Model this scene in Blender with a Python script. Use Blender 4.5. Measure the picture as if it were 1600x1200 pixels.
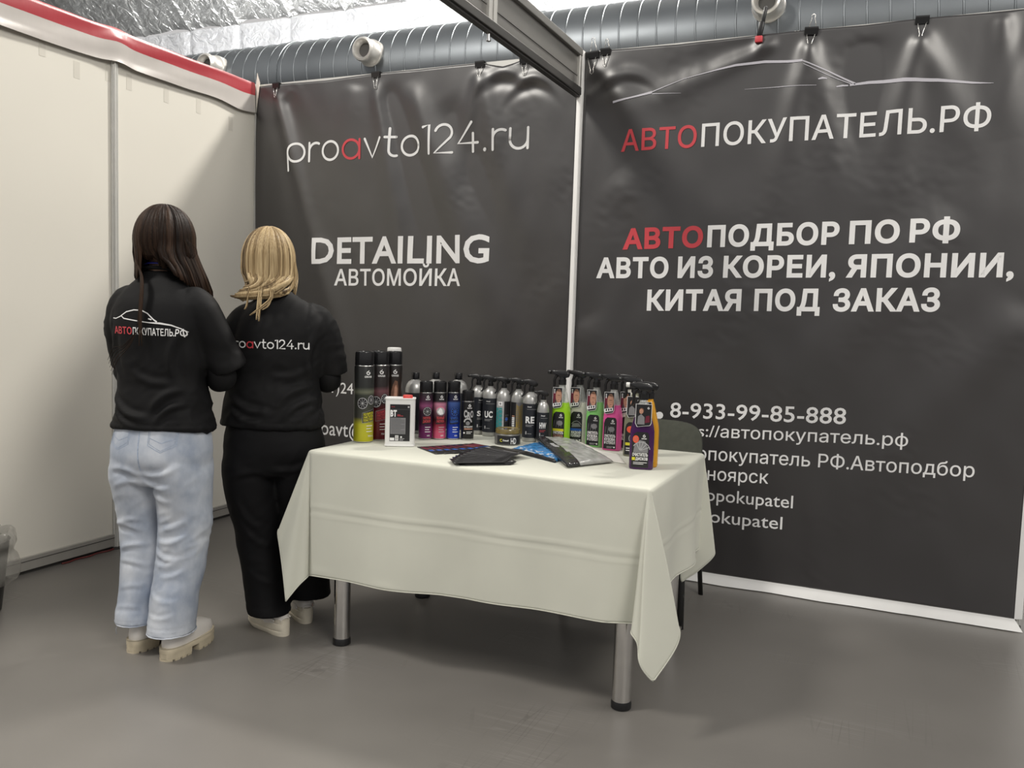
import bpy, bmesh, math, random
import numpy as np
from mathutils import Vector, Matrix, noise
from mathutils.geometry import delaunay_2d_cdt
from mathutils.bvhtree import BVHTree

# ------------------------------------------------------------------ scene, camera, world, lights
for _o in list(bpy.data.objects):
    bpy.data.objects.remove(_o)
S = bpy.context.scene
COL = S.collection
PI = math.pi
rad = math.radians

cam_d = bpy.data.cameras.new('camera')
cam = bpy.data.objects.new('camera', cam_d)
COL.objects.link(cam)
cam_d.sensor_width = 36.0
cam_d.lens = 36.0 * 1335.8 / 1600.0
cam_d.clip_start = 0.05
cam_r, cam_u, cam_f = (0.91206, 0.40877, 0.03247), (-0.06255, 0.06042, 0.99621), (-0.40526, 0.91064, -0.08067)
cam.matrix_world = Matrix(((cam_r[0], cam_u[0], -cam_f[0], 3.44165),
                           (cam_r[1], cam_u[1], -cam_f[1], -3.98393),
                           (cam_r[2], cam_u[2], -cam_f[2], 1.21158),
                           (0, 0, 0, 1)))
S.camera = cam

S.view_settings.view_transform = 'Standard'
S.view_settings.look = 'None'
S.view_settings.exposure = -0.12
S.view_settings.gamma = 1.0
S.view_settings.use_curve_mapping = False

# the big hall around the booth: soft light, brighter overhead
world = bpy.data.worlds.new('hall_light')
S.world = world
world.use_nodes = True
wn, wl = world.node_tree.nodes, world.node_tree.links
wn.clear()
w_out = wn.new('ShaderNodeOutputWorld')
w_bg = wn.new('ShaderNodeBackground')
w_tc = wn.new('ShaderNodeTexCoord')
w_sep = wn.new('ShaderNodeSeparateXYZ')
w_map = wn.new('ShaderNodeMapRange')
w_ramp = wn.new('ShaderNodeValToRGB')
wl.new(w_tc.outputs['Generated'], w_sep.inputs[0])
w_map.inputs['From Min'].default_value = -1.0
w_map.inputs['From Max'].default_value = 1.0
wl.new(w_sep.outputs['Z'], w_map.inputs['Value'])
wl.new(w_map.outputs[0], w_ramp.inputs[0])
e = w_ramp.color_ramp.elements
e[0].position, e[0].color = 0.46, (0.05, 0.048, 0.046, 1)
e[1].position, e[1].color = 0.51, (0.32, 0.31, 0.30, 1)
for ps, cl in ((0.58, (0.86, 0.835, 0.83)), (0.70, (1.0, 0.975, 0.95)), (1.0, (0.85, 0.83, 0.80))):
    k = e.new(ps)
    k.color = (*cl, 1)
wl.new(w_ramp.outputs[0], w_bg.inputs['Color'])
w_bg.inputs['Strength'].default_value = 0.66
wl.new(w_bg.outputs[0], w_out.inputs[0])


def area_light(name, loc, target, size, power, color, size_y=None):
    d = bpy.data.lights.new(name, 'AREA')
    d.energy = power
    d.color = color
    d.shape = 'RECTANGLE' if size_y else 'DISK'
    d.size = size
    if size_y:
        d.size_y = size_y
    o = bpy.data.objects.new(name, d)
    COL.objects.link(o)
    o.location = loc
    v = Vector(target) - Vector(loc)
    o.rotation_euler = v.to_track_quat('-Z', 'Y').to_euler()
    return o


# high-bay hall lamps: one behind the booth wall, two over the aisle in front, and an added unseen light behind the duct
WARM = (1.0, 0.955, 0.88)
area_light('hall_lamp', (3.4, 3.6, 7.0), (1.4, -1.4, 0.0), 1.0, 690, WARM)
area_light('hall_lamp', (6.2, -4.6, 4.9), (0.0, -1.2, 0.7), 2.4, 190, WARM)
area_light('hall_lamp', (-1.2, -4.6, 6.6), (2.2, -1.0, 0.5), 1.2, 300, WARM)
area_light('hall_lamp', (8.0, 1.5, 6.8), (0.0, -1.2, 1.3), 1.6, 90, WARM)
area_light('foil_fill_light', (-3.0, 3.4, 3.2), (-4.0, 6.4, 5.0), 7.0, 900, (0.95, 0.97, 1.0), 0.4)  # unseen light added behind the duct to brighten the foil wall


# ------------------------------------------------------------------ materials
MATS = {}


def mat(name, col, rough=0.5, metal=0.0, spec=0.5, var=0.0, vscale=8.0, bump=0.0, bscale=60.0, stretch=(1, 1, 1),
        detail=4.0, col2=None, alpha=1.0, trans=0.0, sheen=0.0, coat=0.0, rvar=0.0, bdist=0.01):
    """procedural principled material: noise-varied colour and roughness, noise bump"""
    if name in MATS:
        return MATS[name]
    m = bpy.data.materials.new(name)
    m.use_nodes = True
    n, l = m.node_tree.nodes, m.node_tree.links
    b = n['Principled BSDF']
    b.inputs['Roughness'].default_value = rough
    b.inputs['Metallic'].default_value = metal
    b.inputs['Specular IOR Level'].default_value = spec
    b.inputs['Alpha'].default_value = alpha
    b.inputs['Transmission Weight'].default_value = trans
    b.inputs['Sheen Weight'].default_value = sheen
    b.inputs['Coat Weight'].default_value = coat
    tc = n.new('ShaderNodeTexCoord')
    mp = n.new('ShaderNodeMapping')
    mp.inputs['Scale'].default_value = stretch
    l.new(tc.outputs['Object'], mp.inputs[0])
    nz = n.new('ShaderNodeTexNoise')
    nz.inputs['Scale'].default_value = vscale
    nz.inputs['Detail'].default_value = detail
    l.new(mp.outputs[0], nz.inputs['Vector'])
    rp = n.new('ShaderNodeValToRGB')
    c2 = col2 if col2 else tuple(min(1, c * (1 + var)) for c in col)
    c1 = col if col2 else tuple(c * (1 - var) for c in col)
    rp.color_ramp.elements[0].position, rp.color_ramp.elements[0].color = 0.32, (*c1, 1)
    rp.color_ramp.elements[1].position, rp.color_ramp.elements[1].color = 0.68, (*c2, 1)
    l.new(nz.outputs['Fac'], rp.inputs[0])
    l.new(rp.outputs[0], b.inputs['Base Color'])
    if rvar:
        mr = n.new('ShaderNodeMapRange')
        mr.inputs['To Min'].default_value = max(0.02, rough - rvar)
        mr.inputs['To Max'].default_value = min(1, rough + rvar)
        l.new(nz.outputs['Fac'], mr.inputs[0])
        l.new(mr.outputs[0], b.inputs['Roughness'])
    if bump:
        n2 = n.new('ShaderNodeTexNoise')
        n2.inputs['Scale'].default_value = bscale
        n2.inputs['Detail'].default_value = 5.0
        l.new(mp.outputs[0], n2.inputs['Vector'])
        bp = n.new('ShaderNodeBump')
        bp.inputs['Strength'].default_value = bump
        bp.inputs['Distance'].default_value = bdist
        l.new(n2.outputs['Fac'], bp.inputs['Height'])
        l.new(bp.outputs[0], b.inputs['Normal'])
    MATS[name] = m
    return m


def ramp_mat(name, stops, rough=0.35, axis='Z', metal=0.0, lo=0.0, hi=1.0, spec=0.5):
    """printed colour bands along an object axis (metres)"""
    if name in MATS:
        return MATS[name]
    m = bpy.data.materials.new(name)
    m.use_nodes = True
    n, l = m.node_tree.nodes, m.node_tree.links
    b = n['Principled BSDF']
    b.inputs['Roughness'].default_value = rough
    b.inputs['Metallic'].default_value = metal
    b.inputs['Specular IOR Level'].default_value = spec
    tc = n.new('ShaderNodeTexCoord')
    sp = n.new('ShaderNodeSeparateXYZ')
    l.new(tc.outputs['Object'], sp.inputs[0])
    mr = n.new('ShaderNodeMapRange')
    mr.inputs['From Min'].default_value = lo
    mr.inputs['From Max'].default_value = hi
    l.new(sp.outputs[axis], mr.inputs[0])
    rp = n.new('ShaderNodeValToRGB')
    el = rp.color_ramp.elements
    el[0].position, el[0].color = stops[0][0], (*stops[0][1], 1)
    el[1].position, el[1].color = stops[-1][0], (*stops[-1][1], 1)
    for ps, c in stops[1:-1]:
        k = el.new(ps)
        k.color = (*c, 1)
    l.new(mr.outputs[0], rp.inputs[0])
    l.new(rp.outputs[0], b.inputs['Base Color'])
    MATS[name] = m
    return m


def foil_mat(name, col, rough, scale, strength):
    if name in MATS:
        return MATS[name]
    m = mat(name, col, rough, metal=0.85, var=0.12, vscale=3.0)
    n, l = m.node_tree.nodes, m.node_tree.links
    b = n['Principled BSDF']
    tc = n.new('ShaderNodeTexCoord')
    nz = n.new('ShaderNodeTexNoise')
    nz.inputs['Scale'].default_value = scale * 0.6
    l.new(tc.outputs['Object'], nz.inputs['Vector'])
    mx = n.new('ShaderNodeMixRGB')
    mx.inputs[0].default_value = 0.35
    l.new(tc.outputs['Object'], mx.inputs[1])
    l.new(nz.outputs['Color'], mx.inputs[2])
    vo = n.new('ShaderNodeTexVoronoi')
    vo.feature = 'DISTANCE_TO_EDGE'
    vo.inputs['Scale'].default_value = scale
    l.new(mx.outputs[0], vo.inputs['Vector'])
    n3 = n.new('ShaderNodeTexNoise')
    n3.inputs['Scale'].default_value = scale * 1.7
    n3.inputs['Detail'].default_value = 3
    n3.inputs['Distortion'].default_value = 1.2
    l.new(tc.outputs['Object'], n3.inputs['Vector'])
    ad = n.new('ShaderNodeMath')
    ad.operation = 'ADD'
    l.new(vo.outputs['Distance'], ad.inputs[0])
    l.new(n3.outputs['Fac'], ad.inputs[1])
    bp = n.new('ShaderNodeBump')
    bp.inputs['Strength'].default_value = strength
    bp.inputs['Distance'].default_value = 0.06
    l.new(ad.outputs[0], bp.inputs['Height'])
    l.new(bp.outputs[0], b.inputs['Normal'])
    return m


def hair_mat(name, dark, mid, light, rough=0.42):
    """strand-to-strand colour variation plus fine streaks running down the strands"""
    if name in MATS:
        return MATS[name]
    m = bpy.data.materials.new(name)
    m.use_nodes = True
    n, l = m.node_tree.nodes, m.node_tree.links
    b = n['Principled BSDF']
    b.inputs['Roughness'].default_value = rough
    b.inputs['Specular IOR Level'].default_value = 0.12
    geo = n.new('ShaderNodeNewGeometry')
    tc = n.new('ShaderNodeTexCoord')
    mp = n.new('ShaderNodeMapping')
    mp.inputs['Scale'].default_value = (260, 260, 9)
    l.new(tc.outputs['Object'], mp.inputs[0])
    nz = n.new('ShaderNodeTexNoise')
    nz.inputs['Scale'].default_value = 1.0
    nz.inputs['Detail'].default_value = 2
    l.new(mp.outputs[0], nz.inputs['Vector'])
    ad = n.new('ShaderNodeMath')
    ad.operation = 'MULTIPLY_ADD'
    l.new(geo.outputs['Random Per Island'], ad.inputs[0])
    ad.inputs[1].default_value = 0.6
    sc = n.new('ShaderNodeMath')
    sc.operation = 'MULTIPLY'
    sc.inputs[1].default_value = 0.5
    l.new(nz.outputs['Fac'], sc.inputs[0])
    l.new(sc.outputs[0], ad.inputs[2])
    rp = n.new('ShaderNodeValToRGB')
    el = rp.color_ramp.elements
    el[0].position, el[0].color = 0.18, (*dark, 1)
    el[1].position, el[1].color = 0.85, (*light, 1)
    k = el.new(0.5)
    k.color = (*mid, 1)
    l.new(ad.outputs[0], rp.inputs[0])
    l.new(rp.outputs[0], b.inputs['Base Color'])
    bp = n.new('ShaderNodeBump')
    bp.inputs['Strength'].default_value = 0.5
    bp.inputs['Distance'].default_value = 0.002
    l.new(nz.outputs['Fac'], bp.inputs['Height'])
    l.new(bp.outputs[0], b.inputs['Normal'])
    MATS[name] = m
    return m


WHITE_INK = mat('white_ink', (0.80, 0.80, 0.80), 0.45, var=0.02)
RED_INK = mat('red_ink', (0.58, 0.06, 0.075), 0.45, var=0.03)
GREY_INK = mat('grey_ink', (0.20, 0.20, 0.21), 0.5, var=0.05)
BLACK_INK = mat('black_ink', (0.012, 0.012, 0.014), 0.4, var=0.1)
BLACK_PLASTIC = mat('black_plastic', (0.010, 0.010, 0.011), 0.28, var=0.15)
ALU = mat('aluminium_profile', (0.60, 0.59, 0.56), 0.42, metal=0.55, var=0.05, vscale=30, stretch=(1, 1, 0.1))
CHROME = mat('chrome', (0.72, 0.71, 0.69), 0.16, metal=1.0, var=0.04, vscale=20, rvar=0.05)


# ------------------------------------------------------------------ helpers
def tag(o, label=None, cat=None, group=None, kind=None):
    if label:
        o['label'] = label
    if cat:
        o['category'] = cat
    if group:
        o['group'] = group
    if kind:
        o['kind'] = kind
    return o


def empty(name, loc=(0, 0, 0), rz=0.0, **kw):
    o = bpy.data.objects.new(name, None)
    COL.objects.link(o)
    o.location = loc
    o.rotation_euler = (0, 0, rz)
    o.empty_display_size = 0.1
    return tag(o, **kw)


def put(name, me, mats=None, parent=None, smooth=True, loc=None, rz=None, **kw):
    o = bpy.data.objects.new(name, me)
    me.name = name
    COL.objects.link(o)
    if mats is not None:
        for m in (mats if isinstance(mats, (list, tuple)) else [mats]):
            me.materials.append(m)
    if parent:
        o.parent = parent
    if loc is not None:
        o.location = loc
    if rz is not None:
        o.rotation_euler = (0, 0, rz)
    if smooth is not None and len(me.polygons):
        if smooth is True:
            me.polygons.foreach_set('use_smooth', [True] * len(me.polygons))
        elif smooth is False:
            pass
        else:
            me.polygons.foreach_set('use_smooth', [True] * len(me.polygons))
            me.set_sharp_from_angle(angle=rad(smooth))
    return tag(o, **kw)


class MB:
    """collects shapes into one mesh"""

    def __init__(self):
        self.v, self.f, self.m = [], [], []

    def add(self, v, f, mi=0):
        k = len(self.v)
        self.v += [tuple(p) for p in v]
        self.f += [tuple(i + k for i in q) for q in f]
        self.m += [mi] * len(f)
        return self

    def box(self, a, b, mi=0, bev=0.0, rot=None, seg=2):
        bm = bmesh.new()
        bmesh.ops.create_cube(bm, size=1)
        ctr = [(a[i] + b[i]) / 2 for i in range(3)]
        for v in bm.verts:
            v.co = Vector([v.co[i] * (b[i] - a[i]) for i in range(3)])
        if bev:
            bmesh.ops.bevel(bm, geom=bm.edges[:], offset=bev, segments=seg, affect='EDGES', profile=0.5)
        for v in bm.verts:
            if rot is not None:
                v.co = rot @ v.co
            v.co += Vector(ctr)
        self.bm(bm, mi)
        return self

    def bm(self, bm, mi=0):
        bm.verts.index_update()
        self.add([v.co[:] for v in bm.verts], [[v.index for v in f.verts] for f in bm.faces], mi)
        bm.free()

    def loft(self, rings, mi=0, cap=True, closed=True):
        n = len(rings[0])
        v = [p for r in rings for p in r]
        f = []
        for i in range(len(rings) - 1):
            for j in range(n if closed else n - 1):
                k = (j + 1) % n
                f.append((i * n + j, i * n + k, (i + 1) * n + k, (i + 1) * n + j))
        if cap:
            f.append(tuple(range(n - 1, -1, -1)))
            f.append(tuple(range((len(rings) - 1) * n, len(rings) * n)))
        return self.add(v, f, mi)

    def lathe(self, prof, n=32, mi=0, cx=0, cy=0, sq=1.0, cap=True):
        rings = [[(cx + r * math.cos(2 * PI * j / n), cy + sq * r * math.sin(2 * PI * j / n), z) for j in range(n)] for r, z in prof]
        return self.loft(rings, mi, cap)

    def tube(self, pts, r, n=10, mi=0, cap=True, flat=1.0, nrm=None):
        pts = [Vector(p) for p in pts]
        rs = r if isinstance(r, (list, tuple)) else [r] * len(pts)
        rings = []
        u = None
        for i, p in enumerate(pts):
            t = (pts[min(i + 1, len(pts) - 1)] - pts[max(i - 1, 0)])
            if t.length < 1e-9:
                t = Vector((0, 0, 1))
            t.normalize()
            if nrm is not None:
                a = nrm(p)
                a = (a - t * a.dot(t))
                a = a.normalized() if a.length > 1e-6 else t.orthogonal().normalized()
            elif u is None:
                a = t.orthogonal().normalized()
            else:
                a = (u - t * u.dot(t)).normalized()
            u = a
            w = t.cross(a)
            rings.append([tuple(p + (a * math.cos(q) * flat + w * math.sin(q)) * rs[i]) for q in [2 * PI * j / n for j in range(n)]])
        return self.loft(rings, mi, cap)

    def sphere(self, c, r, mi=0, seg=24, ring=16):
        bm = bmesh.new()
        bmesh.ops.create_uvsphere(bm, u_segments=seg, v_segments=ring, radius=1)
        rr = r if isinstance(r, (list, tuple)) else (r, r, r)
        for v in bm.verts:
            v.co = Vector((v.co[0] * rr[0] + c[0], v.co[1] * rr[1] + c[1], v.co[2] * rr[2] + c[2]))
        self.bm(bm, mi)
        return self

    def grid(self, fn, nu, nv, mi=0):
        v = [fn(i / nu, j / nv) for j in range(nv + 1) for i in range(nu + 1)]
        f = [(j * (nu + 1) + i, j * (nu + 1) + i + 1, (j + 1) * (nu + 1) + i + 1, (j + 1) * (nu + 1) + i) for j in range(nv) for i in range(nu)]
        return self.add(v, f, mi)

    def mesh(self, weld=False, normals=True):
        me = bpy.data.meshes.new('m')
        me.from_pydata(self.v, [], self.f)
        me.polygons.foreach_set('material_index', self.m)
        if normals or weld:
            bm = bmesh.new()
            bm.from_mesh(me)
            if weld:
                bmesh.ops.remove_doubles(bm, verts=bm.verts[:], dist=1e-5)
            if normals:
                bmesh.ops.recalc_face_normals(bm, faces=bm.faces[:])
            bm.to_mesh(me)
            bm.free()
        me.update()
        return me

    def build(self, name, mats, parent=None, smooth=35, weld=False, **kw):
        return put(name, self.mesh(weld), mats, parent, smooth, **kw)


def copy_tree(o, parent=None):
    c = o.copy()
    COL.objects.link(c)
    if parent:
        c.parent = parent
    for ch in [x for x in bpy.data.objects if x.parent == o]:
        copy_tree(ch, c)
    return c


def remesh(me, voxel, smooth=6, fac=0.5):
    o = bpy.data.objects.new('tmp', me)
    COL.objects.link(o)
    r = o.modifiers.new('r', 'REMESH')
    r.mode = 'VOXEL'
    r.voxel_size = voxel
    if smooth:
        s = o.modifiers.new('s', 'SMOOTH')
        s.factor = fac
        s.iterations = smooth
    dg = bpy.context.evaluated_depsgraph_get()
    dg.update()
    out = bpy.data.meshes.new_from_object(o.evaluated_get(dg))
    bpy.data.objects.remove(o)
    return out


def displace(me, fn):
    """move every vertex along its normal by fn(co)"""
    n = len(me.vertices)
    nr = [v.normal.copy() for v in me.vertices]
    for v, q in zip(me.vertices, nr):
        v.co = v.co + q * fn(v.co, q)
    me.update()


def ell(cx, cy, z, rx, ry, n=40, e=2.0, tilt=0.0, lean=0.0):
    out = []
    for j in range(n):
        a = 2 * PI * j / n
        c, s = math.cos(a), math.sin(a)
        x = rx * math.copysign(abs(c) ** (2 / e), c)
        y = ry * math.copysign(abs(s) ** (2 / e), s)
        out.append((cx + x, cy + y, z + tilt * x + lean * y))
    return out


def spline(keys, n):
    """Catmull-Rom through key tuples -> n samples"""
    k = [np.array(q, float) for q in keys]
    k = [2 * k[0] - k[1]] + k + [2 * k[-1] - k[-2]]
    m = len(k) - 3
    out = []
    for i in range(n):
        t = i / (n - 1) * m
        s = min(int(t), m - 1)
        t -= s
        a, b, c, d = k[s:s + 4]
        out.append(0.5 * ((2 * b) + (c - a) * t + (2 * a - 5 * b + 4 * c - d) * t * t + (3 * b - a - 3 * c + d) * t ** 3))
    return out


# ---------------- flat graphics: text, strokes, bars, discs in metres on a (u, v) plane
_TXT = {}


def _outlines(s, space):
    """the glyph outlines of a line of text as closed 2-D polylines"""
    c = bpy.data.curves.new('t', 'FONT')
    c.body = s
    c.size = 1.0
    c.resolution_u = 3
    c.dimensions = '2D'
    c.fill_mode = 'NONE'
    c.space_character = space
    o = bpy.data.objects.new('t', c)
    COL.objects.link(o)
    dg = bpy.context.evaluated_depsgraph_get()
    dg.update()
    me = bpy.data.meshes.new_from_object(o.evaluated_get(dg))
    co = [(q.co.x, q.co.y) for q in me.vertices]
    nb = {}
    for e_ in me.edges:
        i, j = e_.vertices
        nb.setdefault(i, []).append(j)
        nb.setdefault(j, []).append(i)
    bpy.data.objects.remove(o)
    bpy.data.curves.remove(c)
    bpy.data.meshes.remove(me)
    seen, loops = set(), []
    for i in range(len(co)):
        if i in seen or i not in nb:
            continue
        lp, k, last = [], i, None
        while k not in seen:
            seen.add(k)
            lp.append(k)
            q = [j for j in nb[k] if j != last and j not in seen]
            last = k
            if not q:
                break
            k = k + 1 if k + 1 in q else q[0]
        pts = [np.array(co[j]) for j in lp]
        pts = [p for j, p in enumerate(pts) if np.linalg.norm(p - pts[j - 1]) > 1e-5]
        if len(pts) > 2:
            loops.append(pts)
    return loops


def _area(p):
    return 0.5 * sum(p[i - 1][0] * p[i][1] - p[i][0] * p[i - 1][1] for i in range(len(p)))


def _inside(q, p):
    r = False
    for i in range(len(p)):
        a, b = p[i - 1], p[i]
        if (a[1] > q[1]) != (b[1] > q[1]) and q[0] < (b[0] - a[0]) * (q[1] - a[1]) / (b[1] - a[1]) + a[0]:
            r = not r
    return r


def text_raw(s, bold=0.0):
    """filled glyphs as (verts, faces); bold > 0 thickens the outlines by that much (em units)"""
    key = (s, bold)
    if key in _TXT:
        return _TXT[key]
    v, f = [], []
    if s.strip():
        loops = _outlines(s, 1.0 + bold * 2.2)
        ars = [_area(p) for p in loops]
        kind, holes = {}, {}
        for i in sorted(range(len(loops)), key=lambda k: -abs(ars[k])):
            c_ = [k for k in kind if _inside(loops[i][0], loops[k])]
            top = min(c_, key=lambda k: abs(ars[k])) if c_ else None
            if top is not None and kind[top] == 'o' and ars[top] * ars[i] < 0:
                kind[i] = 'h'
                holes[top].append(i)
            else:
                kind[i] = 'o'
                holes[i] = []
        outer = [i for i in kind if kind[i] == 'o']
        for k in outer:
            grp = [(loops[k], True)] + [(loops[i], False) for i in holes[k]]
            polys = []
            for p, out_ in grp:
                if (_area(p) > 0) != out_:
                    p = p[::-1]      # outer anticlockwise, holes clockwise: the ink lies on the left
                polys.append(p)
            # fill by winding number, so outlines that overlap themselves still fill
            vv, ee = [], []
            for p in polys:
                k0 = len(vv)
                vv += [Vector((float(a[0]), float(a[1]))) for a in p]
                ee += [(k0 + i, k0 + (i + 1) % len(p)) for i in range(len(p))]
            cv, _e, ct, _a, _b, _c = delaunay_2d_cdt(vv, ee, [], 0, 1e-5)
            P0 = np.array([q for p in polys for q in p])
            P1 = np.array([q for p in polys for q in (p[1:] + p[:1])])
            kk = len(v)
            v += [(q.x, q.y) for q in cv]
            for t in ct:
                cx = sum(cv[i].x for i in t) / 3
                cy = sum(cv[i].y for i in t) / 3
                up = (P0[:, 1] <= cy) & (P1[:, 1] > cy)
                dn = (P0[:, 1] > cy) & (P1[:, 1] <= cy)
                with np.errstate(divide='ignore', invalid='ignore'):
                    xs = P0[:, 0] + (P1[:, 0] - P0[:, 0]) * (cy - P0[:, 1]) / (P1[:, 1] - P0[:, 1])
                if int((up & (xs > cx)).sum()) - int((dn & (xs > cx)).sum()) != 0:
                    f.append(tuple(i + kk for i in t))
            if bold:
                # thicken: a strip along every edge and a mitre on convex corners
                for p in polys:
                    n = len(p)
                    nn = []
                    for i in range(n):
                        t = p[(i + 1) % n] - p[i]
                        t = t / (np.linalg.norm(t) + 1e-9)
                        nn.append(np.array((t[1], -t[0])) * bold)
                    for i in range(n):
                        j = (i + 1) % n
                        kk = len(v)
                        v += [tuple(p[i]), tuple(p[i] + nn[i]), tuple(p[j] + nn[i]), tuple(p[j])]
                        f.append((kk, kk + 1, kk + 2, kk + 3))
                        n1, n2 = nn[i], nn[j]
                        if n1[0] * n2[1] - n1[1] * n2[0] > 1e-9:
                            m_ = n1 + n2
                            m_ = 2 * m_ / max(m_ @ m_, 0.8 * bold * bold) * bold * bold
                            kk = len(v)
                            v += [tuple(p[j]), tuple(p[j] + n1), tuple(p[j] + m_), tuple(p[j] + n2)]
                            f.append((kk, kk + 1, kk + 2, kk + 3))
    _TXT[key] = (v, f)
    return v, f


CAP = max(y for x, y in text_raw('H')[0])


class G:
    """flat graphics with a material index and a layer each"""

    def __init__(self):
        self.v, self.f, self.m, self.l = [], [], [], []

    def add(self, v, f, mi=0, layer=0):
        k = len(self.v)
        self.v += list(v)
        self.l += [layer] * len(v)
        self.f += [tuple(i + k for i in q) for q in f]
        self.m += [mi] * len(f)
        return self

    def text(self, s, u0, v0, cap, u1=None, v1=None, mi=0, bold=0.0, layer=1, align=0.0, wmax=None, vert=False):
        """baseline from (u0,v0) to (u1,v1); without u1 the natural width"""
        v, f = text_raw(s, bold)
        if not v:
            return self
        x0, x1 = min(p[0] for p in v), max(p[0] for p in v)
        sy = cap / CAP
        w = (x1 - x0) * sy
        if u1 is None:
            if wmax and w > wmax:
                w = wmax
            u0 = u0 - align * w
            u1, v1 = u0 + w, v0
        if v1 is None:
            v1 = v0
        sx = (u1 - u0) / (x1 - x0)
        sl = (v1 - v0) / (u1 - u0)
        if vert:
            out = [(u0 - p[1] * sy, v0 + (p[0] - x0) * sy) for p in v]
        else:
            out = [(u0 + (p[0] - x0) * sx, v0 + p[1] * sy + (p[0] - x0) * sx * sl) for p in v]
        return self.add(out, f, mi, layer)

    def rect(self, u0, v0, u1, v1, mi=0, layer=0, nu=8, nv=4):
        v = [(u0 + (u1 - u0) * i / nu, v0 + (v1 - v0) * j / nv) for j in range(nv + 1) for i in range(nu + 1)]
        f = [(j * (nu + 1) + i, j * (nu + 1) + i + 1, (j + 1) * (nu + 1) + i + 1, (j + 1) * (nu + 1) + i) for j in range(nv) for i in range(nu)]
        return self.add(v, f, mi, layer)

    def poly(self, pts, mi=0, layer=0):
        return self.add(pts, [tuple(range(len(pts)))], mi, layer)

    def disc(self, u, v, r, mi=0, layer=1, sx=1.0, n=18):
        return self.poly([(u + r * sx * math.cos(2 * PI * i / n), v + r * math.sin(2 * PI * i / n)) for i in range(n)], mi, layer)

    def arc(self, u, v, r, a0, a1, w, mi=0, layer=1, n=18, sx=1.0):
        return self.stroke([(u + sx * r * math.cos(a0 + (a1 - a0) * i / n), v + r * math.sin(a0 + (a1 - a0) * i / n)) for i in range(n + 1)], w, mi, layer, ends=False)

    def stroke(self, pts, w, mi=0, layer=1, ends=True):
        """ribbon of width w (number or one per point) along a polyline with round ends"""
        p = [np.array(q, float) for q in pts]
        ws = w if isinstance(w, (list, tuple)) else [w] * len(p)
        L_, R_ = [], []
        for i in range(len(p)):
            t = p[min(i + 1, len(p) - 1)] - p[max(i - 1, 0)]
            t = t / (np.linalg.norm(t) + 1e-12)
            nn = np.array((-t[1], t[0])) * ws[i] / 2
            L_.append(tuple(p[i] + nn))
            R_.append(tuple(p[i] - nn))
        k = len(p)
        self.add(L_ + R_, [(i, k + i, k + i + 1, i + 1) for i in range(k - 1)], mi, layer)
        if ends:
            for q, ww in ((p[0], ws[0]), (p[-1], ws[-1])):
                self.disc(q[0], q[1], ww / 2, mi, layer, n=10)
        return self

    def emblem(self, u, v, r, mi=0, layer=2):
        """round brand mark: open ring with a curl, above a small word"""
        self.arc(u, v, r * 0.78, rad(75), rad(395), r * 0.42, mi, layer)
        self.stroke([(u + r * 0.75, v + r * 0.25), (u + r * 0.1, v + r * 0.1), (u - r * 0.1, v + r * 0.75), (u + r * 0.25, v + r * 1.25)], r * 0.32, mi, layer)
        return self

    def mesh(self, fn, cut=None, gap=0.0003):
        """cut: grid size for bisecting; fn(u, v, height) -> xyz"""
        def clip(P, ax, c, sign):
            out = []
            for i in range(len(P)):
                p, q = P[i - 1], P[i]
                dp, dq = (p[ax] - c) * sign, (q[ax] - c) * sign
                if (dp > 0) != (dq > 0) and abs(dp - dq) > 1e-12:
                    t = dp / (dp - dq)
                    out.append((p[0] + (q[0] - p[0]) * t, p[1] + (q[1] - p[1]) * t))
                if dq > 0:
                    out.append(q)
            return out

        def split(P, ax, c):
            lo = math.floor(min(p[ax] for p in P) / c)
            hi = math.floor(max(p[ax] for p in P) / c)
            if lo == hi:
                return [P]
            res = []
            for k in range(lo, hi + 1):
                Q = clip(clip(P, ax, k * c, 1), ax, (k + 1) * c, -1)
                if len(Q) > 2:
                    res.append(Q)
            return res
        ids, V, F, M = {}, [], [], []

        def vid(p, l):
            k = (round(p[0], 6), round(p[1], 6), l)
            if k not in ids:
                ids[k] = len(V)
                V.append(fn(p[0], p[1], l * gap))
            return ids[k]
        cu, cv = (cut if isinstance(cut, tuple) else (cut, cut)) if cut else (None, None)
        for f, mi in zip(self.f, self.m):
            polys = [[self.v[i] for i in f]]
            if cu:
                polys = [q for P in polys for q in split(P, 0, cu)]
            if cv:
                polys = [q for P in polys for q in split(P, 1, cv)]
            for P in polys:
                q = [vid(p, self.l[f[0]]) for p in P]
                q = [i for j, i in enumerate(q) if i != q[j - 1]]
                if len(set(q)) == len(q) and len(q) > 2:
                    F.append(q)
                    M.append(mi)
        me = bpy.data.meshes.new('g')
        me.from_pydata(V, [], F)
        me.polygons.foreach_set('material_index', M)
        me.update()
        return me


def cyl_map(r, ang0, cx=0, cy=0, sq=1.0, h0=0.0004):
    """u metres around a cylinder of radius r whose u=0 faces ang0 (radians)"""
    def fn(u, v, h):
        a = ang0 + u / r
        return (cx + (r + h + h0) * math.cos(a), cy + (r * sq + h + h0) * math.sin(a), v)
    return fn


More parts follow.
